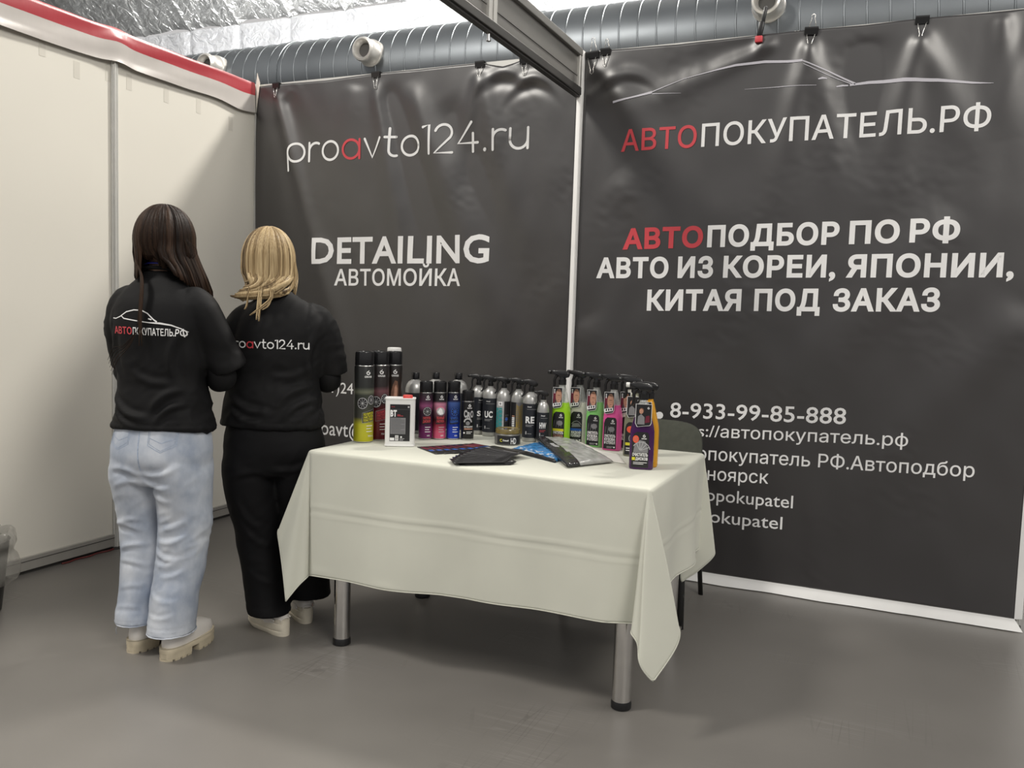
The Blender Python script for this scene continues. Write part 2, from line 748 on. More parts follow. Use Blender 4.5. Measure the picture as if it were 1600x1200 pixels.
def ascii_rounded(g, s, u0, v0, xh, width, w, mi_of, layer=1):
    """thin geometric lettering for the web address: single-storey a, round strokes; xh = x height"""
    r = xh / 2
    asc = xh * 1.46
    segs = []
    x = 0.0

    def circ(cx, cy, rr, a0=0.0, a1=2 * PI, n=26):
        return [(cx + rr * math.cos(a0 + (a1 - a0) * i / n), cy + rr * math.sin(a0 + (a1 - a0) * i / n)) for i in range(n + 1)]
    sp = xh * 0.30
    for i, ch in enumerate(s):
        st = []
        if ch == 'p':
            st = [circ(x + r, r, r), [(x, r), (x, -xh * 0.46)]]
            adv = xh
        elif ch == 'r':
            st = [[(x, 0), (x, xh)], [(x, r * 0.9)] + circ(x + r * 0.85, r * 1.1, r * 0.85, PI, rad(62), 10)]
            adv = xh * 0.56
        elif ch == 'o':
            st = [circ(x + r, r, r)]
            adv = xh
        elif ch == 'a':
            st = [circ(x + r, r, r), [(x + xh, xh), (x + xh, 0)]]
            adv = xh
        elif ch == 'v':
            st = [[(x, xh), (x + r * 0.95, 0), (x + xh * 0.95, xh)]]
            adv = xh * 0.95
        elif ch == 't':
            st = [[(x + r * 0.45, asc), (x + r * 0.45, r * 0.7)] + circ(x + r * 1.05, r * 0.6, r * 0.6, PI, rad(290), 8), [(x, xh), (x + xh * 0.58, xh)]]
            adv = xh * 0.6
        elif ch == '1':
            st = [[(x, asc * 0.93), (x + xh * 0.34, asc), (x + xh * 0.34, 0)]]
            adv = xh * 0.36
        elif ch == '2':
            st = [circ(x + r * 0.85, asc - r * 0.85, r * 0.85, rad(165), rad(-35), 14) + [(x, 0), (x + xh * 0.92, 0)]]
            adv = xh * 0.92
        elif ch == '4':
            st = [[(x + xh * 0.72, asc), (x, asc * 0.30), (x + xh * 1.06, asc * 0.30)], [(x + xh * 0.8, asc * 0.62), (x + xh * 0.8, 0)]]
            adv = xh * 1.06
        elif ch == '.':
            st = [[(x + r * 0.2, w * 0.4), (x + r * 0.2 + 1e-4, w * 0.4)]]
            adv = r * 0.5
        elif ch == 'u':
            st = [[(x, xh), (x, r * 0.9)] + circ(x + r * 0.9, r * 0.9, r * 0.9, PI, 2 * PI, 12) + [(x + xh * 0.9, xh)], [(x + xh * 0.9, r), (x + xh * 0.9, 0)]]
            adv = xh * 0.9
        segs.append((i, st))
        x += adv + sp
    tot = x - sp
    k = width / tot
    for i, st in segs:
        for q in st:
            pts = [(u0 + a * k, v0(u0 + a * k) + b) for a, b in q]
            ww = w * 1.5 if s[i] == '.' else w
            g.stroke(pts, ww, mi_of(i), layer)
    return g

# ------------------------------------------------------------------ the setting
H = 2.476            # height of the booth panels
MX = 0.99            # panel module
# floor
floor_m = mat('grey_floor', (0.176, 0.166, 0.154), 0.34, var=0.10, vscale=1.3, detail=6, rvar=0.07, spec=0.45, bump=0.03, bscale=9.0)
_n, _l = floor_m.node_tree.nodes, floor_m.node_tree.links


def floor_details():
    n, l = _n, _l
    b = n['Principled BSDF']
    base = b.inputs['Base Color'].links[0].from_socket
    tc = n.new('ShaderNodeTexCoord')
    prev = base
    for sc, rot, w, amt, colr in (((2.4, 46, 1), 0.5, 0.018, 0.30, (0.30, 0.29, 0.27)), ((1.7, 60, 1), -0.75, 0.014, 0.30, (0.27, 0.26, 0.25)), ((38, 2.0, 1), 0.2, 0.016, 0.28, (0.06, 0.056, 0.052))):
        mp = n.new('ShaderNodeMapping')
        mp.inputs['Rotation'].default_value = (0, 0, rot)
        mp.inputs['Scale'].default_value = sc
        l.new(tc.outputs['Object'], mp.inputs[0])
        vo = n.new('ShaderNodeTexVoronoi')
        vo.feature = 'DISTANCE_TO_EDGE'
        vo.inputs['Scale'].default_value = 0.55
        l.new(mp.outputs[0], vo.inputs['Vector'])
        lt = n.new('ShaderNodeMath')
        lt.operation = 'LESS_THAN'
        lt.inputs[1].default_value = w
        l.new(vo.outputs['Distance'], lt.inputs[0])
        nz = n.new('ShaderNodeTexNoise')
        nz.inputs['Scale'].default_value = 2.2
        l.new(tc.outputs['Object'], nz.inputs['Vector'])
        gt = n.new('ShaderNodeMapRange')
        gt.inputs['From Min'].default_value = 0.56
        gt.inputs['From Max'].default_value = 0.70
        gt.inputs['To Max'].default_value = amt
        l.new(nz.outputs['Fac'], gt.inputs[0])
        mu = n.new('ShaderNodeMath')
        mu.operation = 'MULTIPLY'
        l.new(lt.outputs[0], mu.inputs[0])
        l.new(gt.outputs[0], mu.inputs[1])
        mx = n.new('ShaderNodeMixRGB')
        l.new(mu.outputs[0], mx.inputs[0])
        l.new(prev, mx.inputs[1])
        mx.inputs[2].default_value = (*colr, 1)
        prev = mx.outputs[0]
    l.new(prev, b.inputs['Base Color'])


floor_details()
MB().box((-9, -8, -0.1), (12, 9, 0)).build('floor', floor_m, kind='structure')

panel_m = mat('cream_panel', (0.74, 0.715, 0.645), 0.42, var=0.02, vscale=1.2, detail=3, spec=0.35, bump=0.02, bscale=5)
post_m = mat('white_aluminium', (0.66, 0.655, 0.625), 0.36, metal=0.25, var=0.03, vscale=20)
rail_m = mat('grey_rail', (0.42, 0.405, 0.375), 0.40, metal=0.35, var=0.05, vscale=12, stretch=(1, 1, 0.2))
groove_m = mat('dark_groove_and_gap', (0.05, 0.048, 0.045), 0.6, var=0.1)

# left wall: panels between grooved posts, bottom rail over a gap closed by an added dark strip
mb = MB()
for k in range(3):
    mb.box((-0.012, -MX * (k + 1) + 0.018, 0.075), (0.0, -MX * k - 0.018, H - 0.05))
wl_ = mb.build('wall_left', panel_m, smooth=False, kind='structure')
mb = MB()
for k in range(4):
    a, b = -MX * (k + 1), -MX * k
    mb.box((-0.022, a + 0.02, 0.018), (0.014, b - 0.02, 0.078), bev=0.002)
    mb.box((0.0135, a + 0.02, 0.058), (0.0155, b - 0.02, 0.061), 1)
mb.box((-0.020, -MX * 4, 0.0), (-0.004, -0.02, 0.022), 1)  # added dark strip: blocks light from behind, stands for the shade under the rail
mb.build('baseboard_left', [rail_m, groove_m], smooth=False, kind='structure')
mb = MB()
mb.box((-0.02, -MX * 4, H - 0.055), (0.014, -0.02, H))
mb.build('trim_1', post_m, smooth=False, kind='structure')


def grooved_post(name, x, y, z1=H):
    mb = MB()
    r = 0.02
    prof = []
    n = 48
    for i in range(n):
        a = 2 * PI * i / n
        q = (a % (PI / 4)) / (PI / 4)
        rr = r if 0.30 < q < 0.95 else r * 0.72
        prof.append((rr * math.cos(a), rr * math.sin(a)))
    mb.loft([[(x + a, y + b, z) for a, b in prof] for z in (0.012, z1)])
    mb.lathe([(0.026, 0), (0.026, 0.008), (0.012, 0.012)], 20, 1, x, y)
    return mb.build(name, [post_m, groove_m], smooth=30, kind='structure')


grooved_post('trim_2', 0.0, 0.0, H + 0.005)
for k, nm in ((1, 'trim_3'), (2, 'trim_4'), (3, 'trim_5')):
    grooved_post(nm, 0.0, -MX * k)

# back wall behind the banners
mb = MB()
for k in range(4):
    mb.box((MX * k + 0.018, 0.0, 0.075), (MX * (k + 1) - 0.018, 0.012, H - 0.05))
mb.build('wall_back', panel_m, smooth=False, kind='structure')
mb = MB()
mb.box((0.02, -0.014, 0.018), (MX * 4, 0.02, 0.078), bev=0.002)
mb.box((0.02, 0.0, 0.0), (MX * 4, 0.018, 0.022), 1)  # added dark strip keeps light from leaking under the back rail
mb.build('baseboard_back', [rail_m, groove_m], smooth=False, kind='structure')
mb = MB()
mb.box((0.02, -0.014, H - 0.055), (MX * 4, 0.02, H))
mb.build('trim_6', post_m, smooth=False, kind='structure')
grooved_post('trim_7', MX, 0.0)
grooved_post('trim_8', MX * 3, 0.0)
grooved_post('trim_9', MX * 4, 0.0)
mb = MB()
mb.box((1.984, -0.062, 0.0), (2.006, -0.012, H), bev=0.004)
mb.box((1.981, -0.055, 0.0), (2.009, 0.02, H - 0.002), bev=0.003)
mb.build('trim_10', mat('white_post', (0.86, 0.855, 0.84), 0.35, var=0.02), smooth=30, kind='structure')

# hall beyond: foil-clad wall and ceiling, pleated in strips
foil_w = foil_mat('lit_foil', (0.86, 0.86, 0.86), 0.36, 4.0, 0.55)  # one foil: lit wall and shaded ceiling put into two base colours
foil_c = foil_mat('shaded_foil', (0.60, 0.595, 0.57), 0.30, 4.5, 0.8)


def pleat(u):
    q = (u / 0.95) % 1.0
    return 0.045 * min(1, q / 0.06, (1 - q) / 0.06)


wx0, wx1 = -14.0, 12.0
mb = MB()
nx = 360
mb.grid(lambda u, v: (wx0 + (wx1 - wx0) * u, 6.2 - pleat(wx0 + (wx1 - wx0) * u) + 0.03 * noise.noise(Vector((u * 40, v * 8, 1))), 0.0 + v * 5.34), nx, 40)
mb.build('wall_far', foil_w, kind='structure')
mb = MB()
mb.grid(lambda u, v: (wx0 + (wx1 - wx0) * u, 6.2 - v * 3.9, 5.34 + v * 3.2 + pleat(wx0 + (wx1 - wx0) * u) + 0.05 * noise.noise(Vector((u * 50, v * 6, 7)))), nx, 40)
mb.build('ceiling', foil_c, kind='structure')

# spiral ventilation duct with drum nozzles
duct_m = mat('galvanised_steel', (0.19, 0.207, 0.222), 0.42, metal=0.9, var=0.08, vscale=2.0, rvar=0.08)
duct = empty('air_duct', (0, 1.62, 2.95), label='long round galvanised spiral ventilation duct with nozzles above the back wall', cat='duct')
DR = 0.325
mb = MB()
rings = []
x = -5.5
n = 56
pitch = 0.12
prof = []
while x < 8.0:
    for dx, dr in ((0, 0), (0.006, 0), (0.094, 0), (0.100, 0), (0.102, 0.004), (0.1035, 0.005), (0.1085, 0.005), (0.110, 0.004), (0.112, 0)):
        prof.append((x + dx, dr))
    x += pitch
for px_, dr in prof:
    rings.append([(px_ + pitch * (j / n), (DR + dr) * math.cos(2 * PI * j / n), (DR + dr) * math.sin(2 * PI * j / n)) for j in range(n)])
mb.loft(rings)
mb.build('duct_body', duct_m, duct, 50)
for xs in (-3.1, -0.95, 1.12, 4.2):
    mb = MB()
    mb.loft([[(xs + dx, r * math.cos(2 * PI * j / 48), r * math.sin(2 * PI * j / 48)) for j in range(48)] for dx, r in ((-0.022, DR + 0.003), (-0.02, DR + 0.008), (0.02, DR + 0.008), (0.022, DR + 0.003))])
    mb.build('coupling_ring', duct_m, duct, 40)
noz_m = mat('pale_steel', (0.70, 0.685, 0.655), 0.34, metal=0.6, var=0.04)
for nx_, nz_ in ((-0.09, 0.085), (-1.53, 0.105), (2.65, 0.10)):
    mb = MB()
    # nozzle points out of the duct towards the booth: axis along -y, mouth ring and dark throat
    pr = [(0.096, -0.27), (0.096, -0.335), (0.086, -0.345), (0.080, -0.41), (0.085, -0.425), (0.080, -0.443), (0.068, -0.448), (0.058, -0.435), (0.047, -0.40)]
    for mi, p_ in ((0, pr), (1, [(0.0475, -0.402), (0.045, -0.36)])):
        mb.loft([[(nx_ + r * math.cos(2 * PI * j / 36), yy, nz_ + r * math.sin(2 * PI * j / 36)) for j in range(36)] for r, yy in p_], mi, cap=(mi == 1))
    mb.build('nozzle', [noz_m, groove_m], duct, 40, label='pale round drum nozzle with dark mouth')

# booth beam running out from the post between the banners
beam = empty('booth_beam', (1.990, 0, 0), label='grey aluminium booth beam running overhead from the white post between the banners', cat='beam')
beam_m = mat('beam_grey', (0.20, 0.195, 0.185), 0.40, metal=0.3, var=0.06, vscale=10, stretch=(1, 0.1, 1))
bz0, bz1 = 2.262, H
mb = MB()
mb.box((-0.02, -2.95, bz0), (0.02, -0.065, bz0 + 0.035), bev=0.003)
mb.box((-0.012, -2.95, bz0 - 0.008), (0.012, -0.065, bz0))
mb.build('bottom_rail', mat('dark_rail', (0.06, 0.058, 0.055), 0.4, metal=0.3, var=0.1), beam, False)
MB().box((-0.02, -2.95, bz1 - 0.035), (0.02, -0.065, bz1), bev=0.003).build('top_rail', beam_m, beam, False)
mb = MB()
mb.box((-0.004, -2.94, bz0 + 0.033), (0.004, -0.07, bz1 - 0.033))
mb.box((0.004, -2.94, bz0 + 0.085), (0.007, -0.07, bz0 + 0.092))
mb.build('panel', beam_m, beam, False)
for yy in (-0.078, -1.02, -1.06, -2.0):
    MB().box((-0.018, yy - 0.014, bz0 + 0.02), (0.018, yy + 0.014, bz1 - 0.02), bev=0.003).build('strut', ALU, beam, False)
mb = MB()
mb.tube([(0.0, -1.04, bz0 - 0.004), (0, -1.04, bz0 - 0.035)], 0.006, 10)
mb.lathe([(0.002, bz0 - 0.04), (0.009, bz0 - 0.037), (0.009, bz0 - 0.03), (0.002, bz0 - 0.028)], 12, 0, 0, -1.04)
mb.build('bolt', CHROME, beam, 40)

# red and white film folded over the top of the left wall
random.seed(4)
tape_red = mat('red_film', (0.38, 0.036, 0.048), 0.34, var=0.05, vscale=5, bump=0.12, bscale=22, stretch=(1, 1, 0.4))
tape_white = mat('white_film', (0.52, 0.49, 0.465), 0.34, var=0.04, vscale=5, bump=0.10, bscale=18, stretch=(1, 1, 0.4))


def tape_pt(u, v):
    # u along the wall from the corner, v down the strip (0 top back, 1 lower edge)
    y = -0.035 - u * 3.2
    w = noise.noise(Vector((y * 2.3, v * 1.5, 3.1)))
    kn = math.exp(-((y + 0.985) / 0.07) ** 2)
    s = v * 0.185
    top = H + 0.006 + 0.003 * noise.noise(Vector((y * 5, 0, 0))) + 0.010 * kn
    if s < 0.03:
        return (-0.024 + s * 1.35, y, top - 0.004 + 0.006 * math.sin(s / 0.03 * PI / 2))
    d = s - 0.03
    low = (0.035 if -1.3 < y < -0.2 else 0.0)
    sag = 0.012 * noise.noise(Vector((y * 1.7, 9, 0))) + 0.018 * math.exp(-((y + 0.16) / 0.12) ** 2)
    z = top - d * (1 + sag / 0.155) - 0.004
    x = 0.0195 + 0.007 * abs(w) * min(1, d / 0.05) * 0.5 + 0.012 * kn * min(1, d / 0.04) + 0.006 * max(0, (d - 0.12) / 0.035) * (0.5 + w) + 0.001 * math.sin(y * 9 + d * 60)
    return (max(x, 0.0165), y, z)


mb = MB()
NU, NV = 300, 26
mb.grid(tape_pt, NU, NV)
mb.m = [0 if (i // NU) < NV * 0.50 else 1 for i in range(NU * NV)]
mb.build('barrier_film', [tape_red, tape_white], label='red and white plastic film strip wrapped over the top of the left wall', cat='film strip')
# folded corner of white film sticking up where the walls meet
mb = MB()
q = [(0.022, -0.026, H - 0.16), (0.045, -0.03, H - 0.03), (0.052, -0.032, H + 0.005), (0.030, -0.03, H + 0.062), (0.016, -0.024, H - 0.01)]
q2 = [(a + 0.004, b - 0.006, c) for a, b, c in q]
mb.loft([q, q2])
mb.build('film_scrap', mat('white_scrap', (0.80, 0.77, 0.69), 0.5, var=0.03, bump=0.1, bscale=30), label='small folded white film scrap sticking up at the corner of the walls', cat='film scrap', smooth=False)
# pieces of old clear tape left on the left wall
scrap_m = mat('old_tape', (0.655, 0.63, 0.565), 0.3, var=0.03)
for y, z in ((-1.36, 2.30), (-1.19, 2.25), (-0.90, 2.27), (-0.67, 2.265), (-0.45, 2.26), (-0.21, 2.22), (-1.02, 2.28)):
    MB().box((0.0, y - 0.016, z - 0.04), (0.0008, y + 0.016, z + 0.035)).build('tape_mark', scrap_m, wl_, False)
# red cable along the foot of the left wall
mb = MB()
mb.tube([(0.012 + 0.006 * math.sin(i * 0.9), -1.30 + i * 0.016, 0.0045) for i in range(22)], 0.004, 8)
mb.build('power_cable', mat('red_cable', (0.14, 0.02, 0.018), 0.5, var=0.1), label='thin red cable lying on the floor along the left wall foot', cat='cable')

# ------------------------------------------------------------------ banners
# folds: (x0,z0) -> (x1,z1), half-width at both ends, depth
FOLD_L = [((0.17, 2.42), (0.62, 1.05), 0.022, 0.045, 0.012), ((0.24, 2.40), (0.50, 1.95), 0.03, 0.05, -0.007),
          ((0.83, 2.42), (1.08, 1.20), 0.022, 0.055, 0.012), ((0.90, 2.40), (1.42, 1.05), 0.035, 0.08, -0.014), ((0.70, 2.42), (0.62, 1.9), 0.04, 0.06, 0.006),
          ((1.05, 2.40), (1.62, 1.0), 0.035, 0.09, 0.013), ((1.45, 2.43), (1.30, 1.85), 0.022, 0.05, 0.010), ((1.45, 2.43), (1.72, 1.55), 0.025, 0.07, 0.010),
          ((1.25, 2.30), (1.95, 0.9), 0.05, 0.10, -0.010), ((0.05, 2.3), (0.10, 0.4), 0.03, 0.04, 0.006), ((0.45, 1.6), (0.9, 0.3), 0.06, 0.08, 0.008)]
FOLD_R = [((2.10, 2.43), (2.50, 1.70), 0.03, 0.08, 0.010), ((2.90, 2.44), (2.20, 2.18), 0.02, 0.05, 0.012), ((2.82, 2.43), (2.35, 2.30), 0.025, 0.06, -0.010),
          ((3.03, 2.44), (2.93, 1.75), 0.022, 0.06, 0.014), ((3.03, 2.44), (3.22, 1.70), 0.022, 0.06, 0.010), ((3.46, 2.42), (3.36, 1.75), 0.022, 0.06, 0.013),
          ((3.46, 2.42), (3.70, 1.9), 0.022, 0.06, 0.009), ((3.25, 2.42), (3.28, 1.6), 0.05, 0.08, -0.009), ((3.75, 2.46), (3.80, 2.05), 0.02, 0.05, 0.010), ((3.9, 2.44), (3.72, 1.95), 0.02, 0.05, 0.008),
          ((3.62, 1.7), (2.85, 0.55), 0.06, 0.10, 0.008), ((3.92, 1.3), (3.2, 0.3), 0.06, 0.10, 0.008), ((2.2, 1.9), (2.9, 1.0), 0.06, 0.10, 0.007), ((2.05, 1.2), (2.5, 0.3), 0.06, 0.08, 0.006)]
SAG = {0: [(1.58, 2.40, 0.10, 0.055, 0.020), (1.74, 2.36, 0.085, 0.05, 0.022)], 1: [(2.22, 2.34, 0.12, 0.05, 0.014), (2.06, 2.36, 0.05, 0.06, 0.010)]}


def banner_y(x, z, side):
    d = 0.031
    for (x0, z0), (x1, z1), w0, w1, a in (FOLD_R if side else FOLD_L):
        ux, uz = x1 - x0, z1 - z0
        w0, w1, a = w0 * 1.5, w1 * 1.6, a * 1.25
        L2 = ux * ux + uz * uz
        t = ((x - x0) * ux + (z - z0) * uz) / L2
        if -0.25 < t < 1.3:
            dist = abs((x - x0) * uz - (z - z0) * ux) / math.sqrt(L2)
            w = w0 + (w1 - w0) * min(max(t, 0), 1)
            env = (1 - math.exp(-((t + 0.02) / 0.06) ** 2)) if t > -0.02 else 0
            env *= max(0, 1 - max(0, t - 0.25) / 0.95)
            d += a * env * math.exp(-(dist / w) ** 2)
    for cx, cz, rx, rz, a in SAG[side]:
        qx, qz = (x - cx) / rx, (z - cz + 0.35 * ((x - cx) ** 2) / rx) / rz
        d += 0.6 * a * math.exp(-qx * qx - qz * qz) * math.sin(qz * 2.4 + 0.6)
    d += 0.005 * noise.noise(Vector((x * 2.2, z * 1.1, 4 + side))) + 0.0022 * noise.noise(Vector((x * 9, z * 5, 8 + side)))
    # short pressed-in wrinkles
    r1 = noise.noise(Vector((x * 3 + 30, z * 3, side)))
    d += 0.0016 * max(0, r1 * 1.4) * noise.noise(Vector((x * 22 + z * 9, z * 26, 2)))
    d += 0.012 * math.exp(-z / 0.25)
    return -max(d, 0.0235)


def top_z(x, side):
    if side == 0:
        k = [(0.03, 2.462), (0.17, 2.464), (0.5, 2.458), (0.83, 2.470), (1.1, 2.467), (1.45, 2.470), (1.58, 2.440), (1.70, 2.468), (1.85, 2.40), (1.972, 2.345)]
    else:
        k = [(2.01, 2.455), (2.10, 2.471), (2.45, 2.464), (2.82, 2.470), (3.03, 2.472), (3.25, 2.468), (3.46, 2.472), (3.7, 2.468), (3.955, 2.470)]
    return float(np.interp(x, [a for a, b in k], [b for a, b in k]))


vinyl = mat('black_vinyl', (0.0125, 0.0102, 0.0112), 0.40, var=0.06, vscale=3, spec=1.0, bump=0.10, bscale=16, stretch=(1, 1, 0.7), bdist=0.004)
vinyl.node_tree.nodes['Principled BSDF'].inputs['IOR'].default_value = 1.60
hem_m = mat('white_vinyl', (0.78, 0.78, 0.77), 0.4, var=0.03)


def make_banner(name, x0, x1, side, hem, **kw):
    root = empty(name, ((x0 + x1) / 2, 0, 0), **kw)
    ox = (x0 + x1) / 2
    mb = MB()
    nu, nv = 190, 230

    def fn(u, v, back=0.0):
        x = x0 + (x1 - x0) * u
        zt = top_z(x, side)
        z = hem + (zt - hem) * v
        return (x - ox, banner_y(x, z, side) + back, z)
    mb.grid(fn, nu, nv)
    # thickness: back skin and edge
    o = mb.build('sheet', vinyl, root, True)
    sm = o.modifiers.new('thickness', 'SOLIDIFY')
    sm.thickness = 0.0012
    sm.offset = 1
    return root, ox


ban_l, oxl = make_banner('banner', 0.028, 1.978, 0, 0.006, label='black banner on the left with thin lettering of a web address ending in 124.ru', cat='banner', group='black vinyl banners on the back wall')
ban_r, oxr = make_banner('banner', 2.010, 3.955, 1, 0.045, label='black banner on the right with a car outline and a phone number', cat='banner', group='black vinyl banners on the back wall')
# unprinted white margin along the foot and down the right side of the right banner
for root, x0, x1, side, ox, hem in ((ban_r, 2.010, 3.955, 1, oxr, 0.045),):
    mb = MB()
    mb.grid(lambda u, v: (x0 + (x1 - x0 + 0.03 * (1 - v) * side) * u - ox, banner_y(x0 + (x1 - x0) * u, hem, side) - 0.030 * (1 - v) ** 2 * (1 + 0.5 * noise.noise(Vector((u * 9, 0, 3)))), 0.004 + (hem - 0.003) * v), 120, 8)
    mb.build('margin', hem_m, root, True, label='white unprinted bottom margin')
mb = MB()
mb.grid(lambda u, v: (3.955 + 0.03 * u - oxr, banner_y(3.955, 0.045 + 0.75 * v, 1) + 0.012 * u, 0.045 + 0.75 * v), 3, 60)
mb.build('margin', hem_m, ban_r, True, label='white unprinted side margin')


def on_banner(side, ox):
    return lambda u, v, h: (u - ox, banner_y(u, v, side) - 0.0022 - h, v)


def lettering(root, side, ox, name, build, mats, label):
    g = G()
    build(g)
    me = g.mesh(on_banner(side, ox), cut=0.03, gap=0.0)
    return put(name, me, mats, root, True, label=label)


RW = [WHITE_INK, RED_INK]
WHITE_P = mat('white_print', (0.82, 0.82, 0.82), 0.42, var=0.02)


def b1(g):
    ascii_rounded(g, 'proavto124.ru', 0.262, lambda u: 2.027 + (u - 0.26) * 0.006, 0.100, 1.464, 0.0135, lambda i: 1 if i == 3 else 0)


lettering(ban_l, 0, oxl, 'lettering', b1, RW, 'thin white web address with a red a')
lettering(ban_l, 0, oxl, 'lettering', lambda g: g.text('DETAILING', 0.436, 1.463, 0.136, 1.532, 1.474, 0, 0.022), RW, 'large white word DETAILING')
lettering(ban_l, 0, oxl, 'lettering', lambda g: g.text('АВТОМОЙКА', 0.590, 1.343, 0.082, 1.370, 1.353, 0, 0.016), RW, 'smaller white Russian word')
lettering(ban_l, 0, oxl, 'lettering', lambda g: g.text('8(391)24', 0.396, 0.743, 0.059, 0.726, 0.745, 0, 0.004), RW, 'white phone number')
lettering(ban_l, 0, oxl, 'lettering', lambda g: g.text('proavt@', 0.415, 0.502, 0.080, 0.800, 0.504, 0, 0.004), RW, 'white mail address')


def b_logo(g):
    def ln(p, w, mi=0):
        g.stroke(p, [q * 0.78 for q in w], mi, ends=False)
    ln([(2.160, 2.224), (2.245, 2.239), (2.345, 2.259)], [0.013, 0.009, 0.014])
    ln([(2.339, 2.258), (2.491, 2.307), (2.633, 2.333)], [0.006, 0.003, 0.006])
    ln([(2.633, 2.333), (2.721, 2.347), (2.845, 2.353), (3.004, 2.341)], [0.007, 0.012, 0.014, 0.013])
    ln([(3.000, 2.342), (3.11, 2.290), (3.222, 2.231)], [0.006, 0.007, 0.010])
    ln([(3.009, 2.326), (3.111, 2.273), (3.205, 2.232)], [0.003, 0.004, 0.004])
    ln([(3.200, 2.227), (3.273, 2.232), (3.405, 2.229), (3.534, 2.217), (3.66, 2.199), (3.735, 2.191)], [0.010, 0.015, 0.020, 0.016, 0.010, 0.002])
    ln([(3.073, 2.258), (3.09, 2.262), (3.108, 2.259)], [0.006, 0.012, 0.006])
    ln([(3.147, 2.223), (3.17, 2.227), (3.194, 2.226)], [0.006, 0.010, 0.006])
    ln([(2.346, 2.251), (2.481, 2.244)], [0.005, 0.001])
    ln([(2.764, 2.241), (2.924, 2.240), (3.067, 2.233)], [0.001, 0.004, 0.002])


lettering(ban_r, 1, oxr, 'car_outline', b_logo, [mat('pale_lilac_ink', (0.50, 0.49, 0.54), 0.45, var=0.03)], 'thin white outline of a car')


def b2(g):
    g.text('АВТО', 2.208, 1.995, 0.092, 2.562, 2.000, 1, 0.010)
    g.text('ПОКУПАТЕЛЬ.РФ', 2.584, 2.000, 0.094, 3.736, 2.013, 0, 0.010)


lettering(ban_r, 1, oxr, 'lettering', b2, RW, 'red and white Russian web address in capitals')


for words, lb in (
        ((('АВТО', 2.235, 1.541, 2.614, 1.550, 1), ('ПОДБОР', 2.634, 1.551, 3.196, 1.562, 0), ('ПО', 3.236, 1.563, 3.432, 1.567, 0), ('РФ', 3.470, 1.568, 3.656, 1.571, 0)), 'bold red and white first line of Russian capitals'),
        ((('АВТО', 2.110, 1.405, 2.462, 1.409, 0), ('ИЗ', 2.506, 1.410, 2.668, 1.413, 0), ('КОРЕИ,', 2.713, 1.414, 3.190, 1.421, 0), ('ЯПОНИИ,', 3.232, 1.421, 3.858, 1.430, 0)), 'bold white second line of Russian capitals'),
        ((('КИТАЯ', 2.366, 1.256, 2.800, 1.266, 0), ('ПОД', 2.857, 1.268, 3.135, 1.274, 0), ('ЗАКАЗ', 3.187, 1.275, 3.602, 1.286, 0)), 'bold white third line of Russian capitals')):
    lettering(ban_r, 1, oxr, 'lettering', lambda g: [g.text(w, u0, v0, 0.084, u1, v1, c, 0.038) for w, u0, v0, u1, v1, c in words], RW, lb)
lettering(ban_r, 1, oxr, 'phone_mark', lambda g: g.stroke([(2.375, 0.83), (2.372, 0.80), (2.39, 0.772), (2.42, 0.756), (2.452, 0.762)], [0.03, 0.02, 0.018, 0.022, 0.034], 0), [WHITE_INK], 'white handset mark')
for w, v0, cap_, u1, v1, bo, lb in (('8-933-99-85-888', 0.757, 0.068, 3.270, 0.787, 0.010, 'white phone number'), ('https://автопокупатель.рф', 0.672, 0.052, 3.519, 0.714, 0.005, 'white web address line'),
                                    ('Автопокупатель РФ.Автоподбор', 0.566, 0.056, 3.774, 0.608, 0.005, 'longest white contact line'), ('Красноярск', 0.470, 0.056, 2.962, 0.492, 0.005, 'short white line with a town name'),
                                    ('@avtopokupatel', 0.378, 0.056, 3.073, 0.393, 0.004, 'white handle line'), ('avtopokupatel', 0.278, 0.056, 3.033, 0.292, 0.004, 'lowest white handle line')):
    lettering(ban_r, 1, oxr, 'lettering', lambda g: g.text(w, 2.501 if w[0] == '8' else 2.497, v0, cap_, u1, v1, 0, bo), [WHITE_INK], lb)

# binder clips and one clamp along the top edges
clip_m = mat('black_clip', (0.012, 0.012, 0.013), 0.3, var=0.1, spec=0.6)
wire_m = mat('clip_wire', (0.72, 0.71, 0.68), 0.25, metal=1.0, var=0.04)


def make_clip(w=0.050, up=False):
    root = empty('binder_clip')
    mb = MB()
    # triangular spring-steel body, open below
    prof = [(-0.012, 0.0), (-0.017, 0.026), (-0.017, 0.032), (0.017, 0.032), (0.017, 0.026), (0.012, 0.0), (0.0105, 0.0), (0.015, 0.029), (-0.015, 0.029), (-0.0105, 0.0)]
    mb.loft([[(s * w / 2, y, z) for y, z in prof] for s in (-1, 1)])
    mb.build('clip_body', clip_m, root, False)
    h = 0.052 * w / 0.05

    def loop(y, sg):
        a = w * 0.30
        return [(-a, y, 0.002), (-a * 0.62, y - 0.003, sg * h * 0.45), (-a * 0.34, y - 0.005, sg * h * 0.8), (-a * 0.42, y - 0.005, sg * h), (0, y - 0.005, sg * h * 1.1),
                (a * 0.42, y - 0.005, sg * h), (a * 0.34, y - 0.005, sg * h * 0.8), (a * 0.62, y - 0.003, sg * h * 0.45), (a, y, 0.002)]
    MB().tube(loop(-0.016, -1), 0.0016, 8).build('wire_handle', wire_m, root, True)
    mb = MB()
    pts = [(x, y + 0.004, z + 0.03) for x, y, z in loop(0.012, 1)] if up else [(x, -y, z) for x, y, z in loop(-0.019, -1)]
    mb.tube(pts, 0.0016, 8)
    mb.build('wire_handle', wire_m, root, True)
    return root


